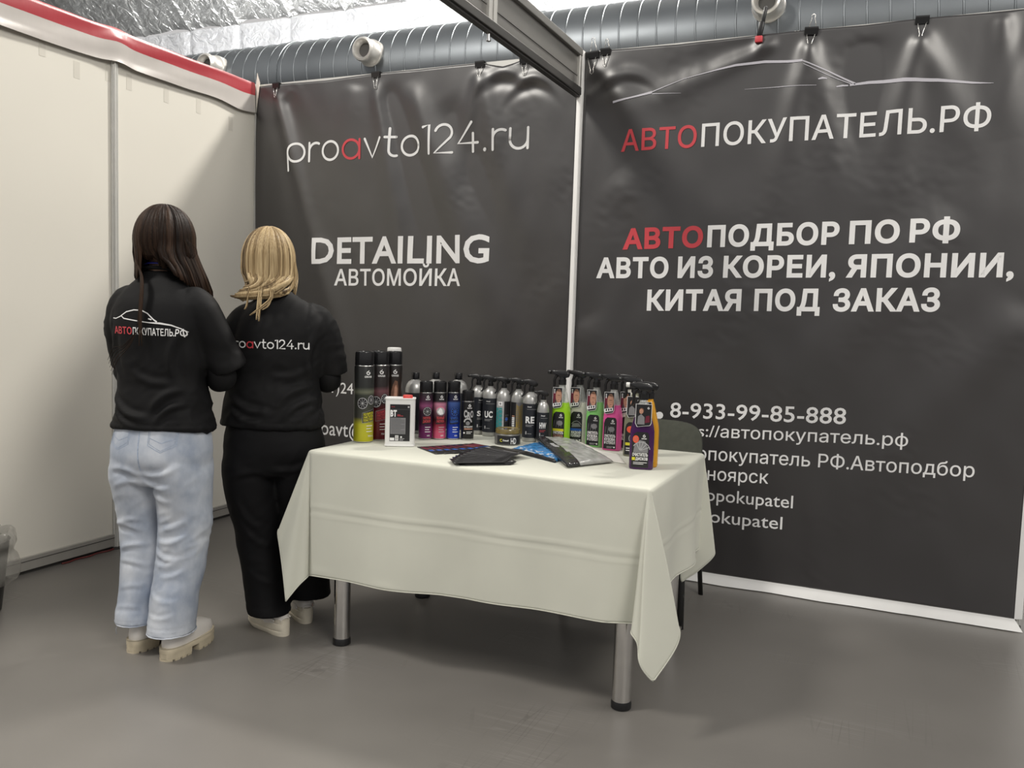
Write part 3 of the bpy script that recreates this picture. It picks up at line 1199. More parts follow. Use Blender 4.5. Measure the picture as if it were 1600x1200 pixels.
CLIPG = 'black binder clips along the top edges of the banners'
clips = [(0.168, 0, 0.045, False, 'small binder clip at the far left end of the left banner, beside the wall corner'),
         (0.833, 0, 0.052, False, 'binder clip on the left banner below the middle duct nozzle'),
         (1.449, 0, 0.050, False, 'binder clip on the left banner, second from the white post'),
         (1.695, 0, 0.050, False, 'binder clip on the left banner next to the overhead beam'),
         (2.046, 1, 0.066, True, 'large binder clip with tall raised handle beside the white post on the right banner'),
         (2.110, 1, 0.046, True, 'smaller binder clip beside the large clip at the left end of the right banner'),
         (3.032, 1, 0.056, True, 'binder clip with raised handle above the peak of the car outline'),
         (3.462, 1, 0.052, False, 'binder clip nearest the right end of the right banner')]
for x, side, w, up, lb in clips:
    c = make_clip(w, up)
    c.location = (x, -0.024, top_z(x, side) - 0.024)
    c.rotation_euler = (0, rad(random.uniform(-4, 4)), 0)
    tag(c, lb, 'clip', CLIPG)
# red-tipped spring clamp
cl = empty('spring_clamp', (2.822, -0.034, 2.462), label='black spring clamp with red tips on the right banner top edge', cat='clamp')
rot = Matrix.Rotation(rad(9), 3, 'Y')
MB().box((-0.012, -0.014, 0.0), (0.010, 0.012, 0.062), bev=0.004, rot=rot).box((0.004, -0.012, 0.05), (0.018, 0.010, 0.125), bev=0.004, rot=rot).build('clamp_body', clip_m, cl, 30)
MB().box((-0.022, -0.018, -0.028), (0.010, 0.004, 0.0), bev=0.004).build('clamp_tip', RED_INK, cl, 30, label='red clamp tip')

# ------------------------------------------------------------------ table, cloth, chair, bin
TX0, TX1, TY0, TY1, TZ = 1.595, 2.806, -1.545, -0.785, 0.712
CZ = TZ + 0.0035
table = empty('table', ((TX0 + TX1) / 2, (TY0 + TY1) / 2, 0), label='rectangular table on round chrome legs under the pale cloth', cat='table')
tcx, tcy = (TX0 + TX1) / 2, (TY0 + TY1) / 2
MB().box((TX0 + 0.003 - tcx, TY0 + 0.003 - tcy, TZ - 0.025), (TX1 - 0.003 - tcx, TY1 - 0.003 - tcy, TZ), bev=0.004).build('tabletop', mat('table_board', (0.34, 0.30, 0.25), 0.5, var=0.08, stretch=(1, 8, 1)), table, 30)
for lx, ly in ((1.675, -1.462), (2.732, -1.472), (1.668, -0.868), (2.735, -0.885)):
    x, y = lx - tcx, ly - tcy
    mb = MB()
    mb.lathe([(0.0295, 0.02), (0.0295, TZ - 0.03)], 36, 0, x, y)
    mb.lathe([(0.045, TZ - 0.032), (0.045, TZ - 0.026)], 28, 0, x, y)
    lg = mb.build('leg', CHROME, table, 40)
    MB().lathe([(0.026, 0.0), (0.032, 0.003), (0.032, 0.020), (0.0297, 0.026)], 36, 0, x, y).build('foot_cap', BLACK_PLASTIC, lg, 40)

DL, DR_, DB = 0.30, 0.365, 0.34


def front_len(s):
    return 0.455 - 0.040 * (s - TX0) / (TX1 - TX0)


def drop(v, r=0.013):
    a = PI * r / 2
    if v < a:
        return r * math.sin(v / r), r * (1 - math.cos(v / r))
    return r, r + v - a


CORN = {(-1, -1): ((-0.80, -0.60), 0.36, 0.10), (1, -1): ((0.80, -0.60), 0.20, 0.34), (1, 1): ((0.92, 0.38), 0.22, 0.26), (-1, 1): ((-0.7, 0.7), 0.30, 0.15)}


_brs = spline([(0, 0), (0.08, 0.10), (0.18, 0.15), (0.28, 0.11), (0.40, -0.02), (0.50, -0.15), (0.65, -0.12), (0.85, -0.03), (1, 0)], 81)
_BRQ, _BRA = [float(a[0]) for a in _brs], [float(a[1]) for a in _brs]


def cloth_pt(s, t):
    """flat cloth coordinates -> hanging cloth"""
    cs, ct = min(max(s, TX0), TX1), min(max(t, TY0), TY1)
    u, v = abs(s - cs), abs(t - ct)
    nz = 0.0012 * noise.noise(Vector((s * 6, t * 6, 2)))
    if u == 0 and v == 0:
        return (s, t, CZ + max(nz, -0.0008) + 0.0008)
    if u == 0 or v == 0:
        d = u + v
        out, dn = drop(d)
        if u == 0:
            a, sg, e0, e1 = s, (-1 if t < TY0 else 1), TX0, TX1
        else:
            a, sg, e0, e1 = t, (-1 if s < TX0 else 1), TY0, TY1
        edge = min(1, (a - e0) / 0.10, (e1 - a) / 0.10)
        edge = max(0, edge) ** 1.0
        k = (dn / 0.42)
        ph = 3.0 * (sg + (2 if u == 0 else 5))
        wv = 0.010 * math.sin(a * 9.0 + ph) + 0.008 * math.sin(a * 17.0 + 1.7 * ph + dn * 2) + 0.012 * noise.noise(Vector((a * 4, dn * 2, ph)))
        amp = 1.0 if u == 0 else 1.9
        off = out + edge * (0.012 * k + amp * max(-0.010 * k, wv * k ** 1.2)) + 0.3 * nz
        # pressed-in packing creases half way down the front
        for c_, a_ in ((0.205, 0.0020), (0.222, -0.0016), (0.232, 0.0012)):
            off += a_ * math.exp(-((d - c_ - 0.004 * noise.noise(Vector((a * 3, 1, ph)))) / 0.0045) ** 2)
        off += 0.0035 * math.exp(-((d - 0.455 + 0.02) / 0.012) ** 2) * max(0, noise.noise(Vector((a * 7, 3, ph)))) * (u == 0)
        z = CZ - dn
        if u == 0:
            return (s, ct + sg * off, z)
        return (cs + sg * off, t, z)
    cx_, cy_ = (-1 if s < TX0 else 1), (-1 if t < TY0 else 1)
    o, A, B = CORN[(cx_, cy_)]
    rho = math.hypot(u, v)
    th = math.atan2(v, u)
    q = th / (PI / 2)
    out, dn = drop(rho, 0.010)
    e = (-o[1] * cx_ * cy_, o[0] * cx_ * cy_)     # towards the x-side first
    e = e if e[0] * cx_ >= 0 and e[1] * cy_ <= 0 else (-e[0], -e[1])
    if e[0] * cx_ < 0:
        e = (-e[0], -e[1])
    la = A * math.sin(PI * q) ** 0.85
    lb = B * math.sin(2 * PI * q) * (0.75 + 0.25 * math.cos(4 * PI * q))
    if (cx_, cy_) == (-1, -1):      # bulges out high up, the tip tucks back in
        la = A * math.sin(PI * q ** 0.42) ** 1.5
    elif (cx_, cy_) == (1, 1):      # bulges to the side, the tip swings forward
        la = float(np.interp(q, _BRQ, _BRA))
        lb = 0.08 * math.sin(PI * q)
    g = 1 + 0.10 * math.sin(6 * rho + 3 * q)
    D = Vector((o[0] * la + e[0] * lb * g, o[1] * la + e[1] * lb * g, -1.0)).normalized()
    b = (cs + cx_ * out * math.cos(th), ct + cy_ * out * math.sin(th), CZ)
    return (b[0] + D.x * dn, b[1] + D.y * dn, b[2] + D.z * dn)


def axis_samples(lo, a, b, hi, step):
    n0, n1, n2 = max(2, round((a - lo) / step)), round((b - a) / (step * 1.6)), max(2, round((hi - b) / step))
    r = [lo + (a - lo) * i / n0 for i in range(n0)] + [a + (b - a) * i / n1 for i in range(n1)] + [b + (hi - b) * i / n2 for i in range(n2 + 1)]
    ex = [x for w in (0.004, 0.009, 0.014, 0.02) for x in (a - w, b + w)]
    return sorted(set(round(x, 5) for x in r + ex))


xs = axis_samples(TX0 - DL, TX0, TX1, TX1 + DR_, 0.0085)
ts = axis_samples(-0.455, 0, 1, 1, 0.0085)
ys_in = [y for y in axis_samples(TY0 - 0.455, TY0, TY1, TY1 + DB, 0.0085)]
mb = MB()
vv = []
for y in ys_in:
    for x in xs:
        t = y
        if y < TY0:
            t = TY0 - (TY0 - y) / 0.455 * front_len(min(max(x, TX0), TX1))
        vv.append(cloth_pt(x, t))
nx = len(xs)
mb.add(vv, [(j * nx + i, j * nx + i + 1, (j + 1) * nx + i + 1, (j + 1) * nx + i) for j in range(len(ys_in) - 1) for i in range(nx - 1)])
cloth_m = mat('grey_green_cloth', (0.57, 0.575, 0.50), 0.78, var=0.03, vscale=5, spec=0.25, bump=0.05, bscale=420, bdist=0.001, sheen=0.15)
cloth = mb.build('tablecloth', cloth_m, None, True, label='pale grey-green cloth draped over the table with hanging corners', cat='tablecloth')
sm = cloth.modifiers.new('thickness', 'SOLIDIFY')
sm.thickness = 0.0016
sm.offset = -1
# a small rolled hem follows the free edge
n_y = len(ys_in)
edge = [vv[i] for i in range(nx)] + [vv[j * nx + nx - 1] for j in range(1, n_y)] + [vv[(n_y - 1) * nx + i] for i in range(nx - 2, -1, -1)] + [vv[j * nx] for j in range(n_y - 2, -1, -1)]
MB().tube(edge[::2], 0.0019, 6).build('hem', cloth_m, cloth, True)

# chair behind the right end of the table
olive = mat('olive_fabric', (0.060, 0.064, 0.050), 0.85, var=0.10, vscale=40, bump=0.15, bscale=300, bdist=0.001)
chair_black = mat('worn_black_paint', (0.012, 0.012, 0.012), 0.38, var=0.1)
worn = mat('worn_leg_paint', (0.012, 0.012, 0.012), 0.42, col2=(0.40, 0.38, 0.35), vscale=24, stretch=(1, 1, 0.22), detail=6)
worn.node_tree.nodes['Color Ramp'].color_ramp.elements[0].position = 0.60
worn.node_tree.nodes['Color Ramp'].color_ramp.elements[1].position = 0.64
ch = empty('chair', (2.49, -0.48, 0), label='dark olive upholstered chair with black legs behind the right end of the table', cat='chair')
mb = MB()
rings = []
for k, (ins, z) in enumerate(((0.03, 0.425), (0.0, 0.435), (0.0, 0.46), (0.012, 0.472), (0.05, 0.478))):
    rings.append(ell(0, -0.005, z, 0.228 - ins, 0.215 - ins, 48, 5))
mb.loft(rings)
mb.build('seat', olive, ch, 40)
mb = MB()
rings = []
for tq, gro in ((-0.020, 0.94), (-0.014, 1.0), (0.006, 1.0), (0.016, 0.96)):
    r = []
    for j in range(48):
        a = 2 * PI * j / 48
        c, s_ = math.cos(a), math.sin(a)
        px_ = 0.222 * gro * math.copysign(abs(c) ** 0.45, c)
        pz_ = 0.165 * gro * math.copysign(abs(s_) ** 0.45, s_)
        r.append((px_, 0.200 + tq + 0.16 * pz_ - 0.10 * px_ * px_ / 0.2, 0.605 + pz_))
    rings.append(r)
mb.loft(rings)
mb.build('backrest', olive, ch, 40)
for sx in (-1, 1):
    MB().tube([(sx * 0.248, -0.225, 0.0), (sx * 0.236, -0.185, 0.20), (sx * 0.224, -0.15, 0.43)], 0.0165, 12, flat=0.95).build('leg', worn, ch, True)
    MB().tube([(sx * 0.234, 0.245, 0.0), (sx * 0.222, 0.205, 0.25), (sx * 0.214, 0.185, 0.43), (sx * 0.190, 0.215, 0.60), (sx * 0.188, 0.235, 0.70)], 0.0125, 12, flat=0.75).build('leg', chair_black, ch, True)
mb = MB()
for sx in (-1, 1):
    mb.tube([(sx * 0.21, -0.16, 0.418), (sx * 0.205, 0.19, 0.418)], 0.010, 10)
mb.tube([(-0.22, -0.15, 0.418), (0.22, -0.15, 0.418)], 0.010, 10)
mb.tube([(-0.21, 0.185, 0.418), (0.21, 0.185, 0.418)], 0.010, 10)
mb.build('seat_frame', chair_black, ch, True)

# waste bin with a clear bag at the left edge
bn = empty('waste_bin', (0.262, -1.885, 0), label='dark waste bin lined with a clear plastic bag beside the left wall', cat='bin')
MB().lathe([(0.095, 0.0), (0.098, 0.004), (0.128, 0.275), (0.131, 0.28), (0.125, 0.28), (0.094, 0.012), (0.0, 0.010)], 40).build('bin_body', mat('bin_black', (0.018, 0.018, 0.018), 0.4, var=0.1), bn, 40)
bag_m = mat('clear_bag', (0.36, 0.35, 0.32), 0.10, var=0.15, alpha=0.40, spec=0.8, bump=0.25, bscale=16, bdist=0.02)
mb = MB()
rings = []
for i, (r, z) in enumerate(spline([(0.06, 0.20), (0.112, 0.262), (0.122, 0.300), (0.134, 0.315), (0.146, 0.300), (0.150, 0.268), (0.140, 0.235), (0.158, 0.205), (0.164, 0.165), (0.150, 0.125), (0.125, 0.112)], 44)):
    ring = []
    for j in range(72):
        a = 2 * PI * j / 72
        nzv = noise.noise(Vector((2.2 * math.cos(a), 2.2 * math.sin(a), z * 9))) * 0.016 + 0.006 * noise.noise(Vector((8 * math.cos(a), 8 * math.sin(a), z * 30)))
        ring.append(((r + nzv) * math.cos(a), (r + nzv) * math.sin(a), max(0.005, z + nzv * 0.7)))
    rings.append(ring)
mb.loft(rings, cap=False)
mb.build('bin_bag', bag_m, bn, True, label='clear crumpled plastic bag')

# ------------------------------------------------------------------ products on the table
PZ = CZ + 0.0018
CAMXY = (3.44165, -3.98393)


def cam_ang(x, y):
    return math.atan2(CAMXY[1] - y, CAMXY[0] - x)


YEL = mat('yellow_ink', (0.62, 0.58, 0.03), 0.4)
SKIN_INK = mat('skin_ink', (0.42, 0.22, 0.15), 0.45, var=0.15, vscale=90)
BROWN_INK = mat('brown_ink', (0.16, 0.075, 0.045), 0.45, var=0.25, vscale=60)
TEAL_INK = mat('teal_ink', (0.03, 0.26, 0.27), 0.4, var=0.1)
GOLD_INK = mat('gold_ink', (0.40, 0.27, 0.04), 0.4, var=0.1)
BLUE_INK = mat('blue_ink', (0.02, 0.10, 0.45), 0.4, var=0.1)
PINK_INK = mat('pink_ink', (0.62, 0.16, 0.27), 0.4, var=0.1)
MAROON_INK = mat('maroon_ink', (0.14, 0.012, 0.03), 0.4, var=0.1)
MAG_INK = mat('magenta_ink', (0.20, 0.015, 0.15), 0.4, var=0.1)
ORANGE_INK = mat('orange_red_ink', (0.75, 0.10, 0.05), 0.4, var=0.1)
LGREY_INK = mat('light_grey_ink', (0.42, 0.42, 0.43), 0.4, var=0.05)
INKS = [WHITE_INK, BLACK_INK, GREY_INK, RED_INK, YEL, SKIN_INK, BROWN_INK, TEAL_INK, GOLD_INK, BLUE_INK, PINK_INK, MAROON_INK, MAG_INK, ORANGE_INK, LGREY_INK]
WH, BK, GY, RD, YE, SK, BR, TE, GO, BL, PK, MR, MG, OR, LG = range(15)
TIN = mat('tin_rim', (0.66, 0.66, 0.65), 0.25, metal=1.0, var=0.05)
SILVER = mat('silver_plastic', (0.44, 0.44, 0.43), 0.33, metal=0.55, var=0.04, vscale=60)
CAP_BLACK = mat('gloss_black_cap', (0.009, 0.009, 0.010), 0.16, var=0.1)
NAVY = mat('dark_label', (0.012, 0.014, 0.020), 0.45, var=0.1)


def finish(g, name, fn, parent, cut=(0.004, 0.012), gap=0.00025, label=None):
    if not g.v:
        return None
    me = g.mesh(fn, cut=cut, gap=gap)
    used = sorted(set(p.material_index for p in me.polygons))
    for p in me.polygons:
        p.material_index = used.index(p.material_index)
    return put(name, me, [INKS[i] for i in used], parent, True, label=label)


def wheel(g, u, v, r, layer=1, sx=1.0, n=7, rim=LG, hub=GY):
    g.disc(u, v, r, BK, layer, sx, 28)
    g.arc(u, v, r * 0.86, 0, 2 * PI, r * 0.10, rim, layer + 1, 28, sx)
    for i in range(n):
        a = 2 * PI * i / n + 0.3
        g.stroke([(u + sx * r * 0.2 * math.cos(a), v + r * 0.2 * math.sin(a)), (u + sx * r * 0.8 * math.cos(a), v + r * 0.8 * math.sin(a))], r * 0.11, hub, layer + 1, ends=False)
    g.disc(u, v, r * 0.18, rim, layer + 2, sx, 12)


def bars(g, u0, v0, w, n, step, h=0.0028, mi=WH, layer=2, fall=0.75):
    for i in range(n):
        k = w * (1 if i % 2 == 0 else fall)
        g.rect(u0, v0 - i * step, u0 + k, v0 - i * step + h, mi, layer, 6, 1)


def aerosol(x, y, r, h, cap_h, stops, art, label, turn=0.0, cap=None, group=None):
    """spray can: printed body with rolled tin rims, cap and printed label art"""
    root = empty('aerosol_can', (x, y, PZ), label=label, cat='spray can', group=group)
    hb = h - cap_h
    mname = 'can_print_' + '_'.join('%02x%02x%02x' % tuple(int(255 * q) for q in s[1]) for s in stops)
    m = ramp_mat(mname, stops, 0.28, 'Z', 0.25, 0, hb)
    mb = MB()
    mb.lathe([(r * 0.90, 0), (r * 0.985, 0.0015), (r * 0.99, 0.004)], 36, 1)
    mb.lathe([(r * 0.975, 0.004), (r, 0.007), (r, hb - 0.004), (r * 0.97, hb - 0.001)], 36, 0)
    mb.lathe([(r * 0.97, hb - 0.002), (r * 0.985, hb), (r * 0.96, hb + 0.002)], 36, 1)
    mb.build('can_body', [m, TIN], root, 40)
    mb = MB()
    mb.lathe([(r * 0.965, hb + 0.001), (r * 0.965, h - 0.006), (r * 0.93, h - 0.0015), (r * 0.84, h), (r * 0.82, h - 0.002), (0.0, h - 0.002)], 36)
    mb.build('cap', cap or CAP_BLACK, root, 40)
    g = G()
    art(g, hb, r)
    finish(g, 'label_print', cyl_map(r, cam_ang(x, y) + turn), root)
    return root


CANG = 'tall spray cans at the left end of the table'


def tall_art(kind):
    def f(g, hb, r):
        k = r / 0.0375
        g.emblem(0.004, hb - 0.026, 0.0075, WH)
        g.text('GRASS', 0.004, hb - 0.043, 0.0062, mi=WH, bold=0.03, layer=2, align=0.5)
        if kind == 'brown':
            g.poly([(-0.014, hb - 0.15), (-0.010, hb - 0.10), (-0.004, hb - 0.075), (0.004, hb - 0.058), (0.014, hb - 0.062), (0.018, hb - 0.09), (0.016, hb - 0.15)], BR, 1)
            g.poly([(-0.003, hb - 0.15), (0.003, hb - 0.085), (0.008, hb - 0.075), (0.013, hb - 0.09), (0.010, hb - 0.15)], SK, 2)
            g.rect(-0.03, 0.02, 0.03, hb - 0.16, BR, 1)
            bars(g, -0.012, 0.06, 0.03, 3, 0.011)
            return
        wheel(g, -0.016, 0.148, 0.023, 1, 0.9, 9)
        wheel(g, 0.018, 0.160, 0.019, 1, 0.8, 9)
        col, bg = (YE, BK) if kind == 'yellow' else (MR, BK)
        g.poly([(-0.016, 0.074), (0.032, 0.082), (0.032, 0.126), (-0.016, 0.112)], bg if kind == 'yellow' else MR, 3)
        g.stroke([(-0.016, 0.074), (0.032, 0.082), (0.032, 0.126), (-0.016, 0.112), (-0.016, 0.074)], 0.001, LG, 4)
        ink = YE if kind == 'yellow' else RD
        for i, w_ in enumerate(('ПОЛИРОЛЬ', 'ОЧИСТИТЕЛЬ', 'ПЛАСТИКА')):
            g.text(w_, -0.012, 0.101 - i * 0.0115, 0.0085, 0.030, 0.108 - i * 0.0115, ink, 0.03, 4)
        bars(g, 0.0, 0.062, 0.026, 3, 0.0105, 0.0026)
        g.text('750 ml', 0.006, 0.022, 0.006, mi=WH, bold=0.02, layer=2)
    return f


K_ = (0.010, 0.010, 0.011)
aerosol(1.634, -1.287, 0.0375, 0.340, 0.053, [(0, (0.50, 0.48, 0.02)), (0.24, (0.48, 0.46, 0.03)), (0.33, (0.06, 0.06, 0.05)), (0.62, (0.045, 0.05, 0.04)), (0.66, (0.16, 0.17, 0.12)), (0.72, (0.03, 0.032, 0.03)), (1, (0.02, 0.02, 0.02))], tall_art('yellow'),
        'tall black and yellow spray can, leftmost on the table', 0.30, None, CANG)
aerosol(1.648, -1.205, 0.0375, 0.340, 0.053, [(0, (0.13, 0.008, 0.014)), (0.30, (0.15, 0.010, 0.018)), (0.42, (0.08, 0.006, 0.01)), (0.50, (0.02, 0.012, 0.012)), (0.66, (0.16, 0.07, 0.08)), (0.72, (0.03, 0.022, 0.022)), (1, (0.018, 0.016, 0.016))], tall_art('red'),
        'tall black and dark red spray can just right of the yellow one', 0.12, None, CANG)
aerosol(1.665, -1.130, 0.033, 0.338, 0.053, [(0, (0.05, 0.022, 0.014)), (0.5, (0.04, 0.02, 0.012)), (1, (0.014, 0.013, 0.013))], tall_art('brown'),
        'tall black and brown spray can behind the white BT tin', 0.05, None, CANG)
aerosol(1.625, -1.065, 0.029, 0.349, 0.020, [(0, K_), (0.5, K_), (1, K_)], lambda g, hb, r: None,
        'tall dark spray can with flat white cap behind the brown one', 0.0, mat('white_cap', (0.78, 0.78, 0.76), 0.35), CANG)

SANG = 'short spray cans in a row in front of the silver bottles'


def short_art(kind):
    def f(g, hb, r):
        g.emblem(0.003, hb - 0.016, 0.0052, WH)
        g.text('GRASS', 0.003, hb - 0.0275, 0.0042, mi=WH, bold=0.03, layer=2, align=0.5)
        if kind == 'cro':
            for i, (c, u, s_) in enumerate((('C', -0.020, 0.026), ('R', -0.006, 0.022), ('O', 0.006, 0.024))):
                g.text(c, u, 0.090 - 0.003 * (i == 1), s_, u + 0.0135, None, LG, 0.05, 2)
            g.arc(-0.003, 0.070, 0.014, 0, PI, 0.006, LG, 2)
            g.disc(-0.003, 0.066, 0.008, GY, 2)
            g.text('АНТИСКРИП', -0.018, 0.049, 0.0055, 0.017, None, WH, 0.03, 2)
            g.rect(-0.017, 0.041, 0.017, 0.046, SK, 2)
            bars(g, -0.008, 0.031, 0.024, 2, 0.006, 0.002)
            g.disc(-0.017, 0.028, 0.0035, WH, 2)
            return
        top, txt = {'purple': (BK, RD), 'pink': (GY, RD), 'blue': (BL, BL)}[kind]
        if kind == 'pink':
            g.disc(0.001, 0.112, 0.017, LG, 1, 1.0, 22)
            g.poly([(-0.012, 0.108), (-0.002, 0.124), (0.006, 0.118), (0.010, 0.100), (-0.002, 0.098)], WH, 2)
            g.arc(0.0, 0.110, 0.018, 0.3, 2.8, 0.004, PK, 2)
        else:
            wheel(g, 0.002, 0.110, 0.018, 1, 0.95, 9, LG if kind == 'purple' else BL, GY if kind == 'purple' else BL)
        g.poly([(-0.018, 0.060), (0.018, 0.064), (0.018, 0.092), (-0.018, 0.088)], BK, 3)
        for i, w_ in enumerate(('ОЧИСТИТЕЛЬ', 'ДИСКОВ') if kind == 'purple' else ('ПЕННЫЙ', 'ОЧИСТИТЕЛЬ') if kind == 'pink' else ('ЧЕРНИТЕЛЬ', 'ШИН')):
            g.text(w_, -0.015, 0.079 - i * 0.013, 0.009, 0.015, 0.0805 - i * 0.013, txt, 0.03, 4)
        bars(g, -0.006, 0.047, 0.022, 3, 0.009, 0.0024, WH if kind != 'pink' else LG)
        g.text('650', 0.002, 0.013, 0.005, mi=WH, bold=0.02, layer=2)
    return f


for x, y, r, h, st, kd, lb in (
        (1.787, -1.085, 0.0270, 0.225, [(0, (0.13, 0.012, 0.10)), (0.22, (0.14, 0.014, 0.10)), (0.34, (0.05, 0.01, 0.04)), (0.6, (0.03, 0.014, 0.028)), (0.72, (0.26, 0.07, 0.17)), (0.82, (0.06, 0.02, 0.045)), (1, (0.02, 0.018, 0.02))], 'purple', 'short black and purple spray can right behind the white BT tin'),
        (1.830, -1.052, 0.0262, 0.226, [(0, (0.62, 0.10, 0.20)), (0.17, (0.60, 0.10, 0.18)), (0.30, (0.30, 0.03, 0.06)), (0.42, (0.05, 0.01, 0.015)), (0.58, (0.20, 0.10, 0.13)), (0.76, (0.55, 0.22, 0.32)), (0.81, (0.02, 0.018, 0.02)), (1, (0.015, 0.014, 0.015))], 'pink', 'short black and pink spray can between the purple and the blue one'),
        (1.875, -1.021, 0.0262, 0.227, [(0, (0.008, 0.035, 0.36)), (0.22, (0.010, 0.045, 0.40)), (0.40, (0.006, 0.02, 0.16)), (0.60, (0.012, 0.03, 0.14)), (0.78, (0.05, 0.10, 0.30)), (0.82, (0.012, 0.014, 0.05)), (1, (0.012, 0.012, 0.02))], 'blue', 'short black and blue spray can right of the pink one'),
        (1.928, -1.000, 0.0250, 0.194, [(0, (0.008, 0.008, 0.009)), (0.5, (0.010, 0.010, 0.011)), (1, (0.012, 0.012, 0.013))], 'cro', 'shorter black spray can with white CRO lettering')):
    aerosol(x, y, r, h, 0.043, st, short_art(kd), lb, 0.16, None, SANG)

# white rectangular tin with black label
bt = empty('canister', (1.795, -1.287, PZ), rad(90) + cam_ang(1.795, -1.287) - rad(3), label='white rectangular tin with a black BT label and red cap', cat='canister')
bw, bd, bh = 0.056, 0.032, 0.178
BTW = mat('white_tin', (0.74, 0.74, 0.73), 0.30, var=0.02, spec=0.5)
mb = MB()
mb.loft([ell(0, 0, z, bw - i, bd - i, 56, 7) for z, i in ((0.0, 0.002), (0.001, 0.0), (0.0045, 0.0), (0.006, 0.0018), (bh - 0.006, 0.0018), (bh - 0.0045, 0.0), (bh - 0.001, 0.0), (bh, 0.0015), (bh, 0.0035), (bh - 0.0025, 0.004))])
mb.build('canister_body', BTW, bt, 30)
MB().lathe([(0.018, bh - 0.002), (0.018, bh + 0.007), (0.0165, bh + 0.009), (0, bh + 0.009)], 28, 0, 0.026, 0.004).build('screw_cap', mat('red_cap', (0.62, 0.07, 0.06), 0.4), bt, 40)
g = G()
g.rect(-0.036, 0.020, 0.037, 0.155, BK, 0)
g.stroke([(-0.036, 0.020), (0.037, 0.020), (0.037, 0.155), (-0.036, 0.155), (-0.036, 0.020)], 0.001, GY, 1)
g.text('BT', -0.0345, 0.111, 0.0215, -0.0115, None, WH, 0.05, 2)
g.text('Detail', -0.031, 0.1445, 0.0035, mi=RD, layer=2)
g.rect(-0.034, 0.1365, 0.035, 0.137, GY, 1)
g.rect(0.028, 0.143, 0.034, 0.149, LG, 2)
g.rect(-0.0095, 0.116, 0.002, 0.1175, RD, 2)
g.rect(-0.0095, 0.112, 0.012, 0.1135, RD, 2)
g.rect(-0.034, 0.046, 0.021, 0.106, GY, 1)
for i in range(14):
    g.rect(-0.032, 0.102 - i * 0.004, -0.032 + (0.050 if i % 5 else 0.036), 0.1028 - i * 0.004, BK, 2)
g.rect(-0.035, 0.022, -0.019, 0.032, WH, 2)
g.rect(-0.016, 0.022, -0.004, 0.041, WH, 2)
for i in range(5):
    g.rect(-0.0145, 0.025 + i * 0.003, -0.0055, 0.0262 + i * 0.003, BK, 3)
g.poly([(0.002, 0.035), (0.006, 0.031), (0.010, 0.035), (0.006, 0.039)], WH, 2)
bars(g, 0.0, 0.028, 0.018, 2, 0.005, 0.002, LG)
finish(g, 'label_print', lambda u, v, h: (u, -(bd - 0.0018) - 0.0005 - h, v), bt, cut=(0.02, 0.03))

# three round silver bottles along the back edge
BOTG = 'round silver bottles with black caps along the back edge of the table'
for x, y, lb in ((1.660, -0.955, 'round silver bottle with black screw cap behind the tall cans, leftmost of three'),
                 (1.713, -0.880, 'round silver bottle with black screw cap behind the purple and pink cans'),
                 (1.794, -0.832, 'round silver bottle with black screw cap behind the blue can')):
    root = empty('bottle', (x, y, PZ), label=lb, cat='bottle', group=BOTG)
    MB().lathe([(0.036, 0), (0.040, 0.003), (0.040, 0.172), (0.0395, 0.182), (0.036, 0.196), (0.029, 0.208), (0.018, 0.215), (0.0145, 0.218), (0.0145, 0.226), (0.0, 0.226)], 40).build('bottle_body', SILVER, root, 50)
    mb = MB()
    mb.lathe([(0.0165, 0.219), (0.0165, 0.2445), (0.0155, 0.2465), (0, 0.2465)], 32)
    mb.build('cap', CAP_BLACK, root, 40)
    mb = MB()
    mb.lathe([(0.04035, 0.012), (0.04035, 0.165)], 40, cap=False)
    mb.build('label_band', NAVY, root, 40)


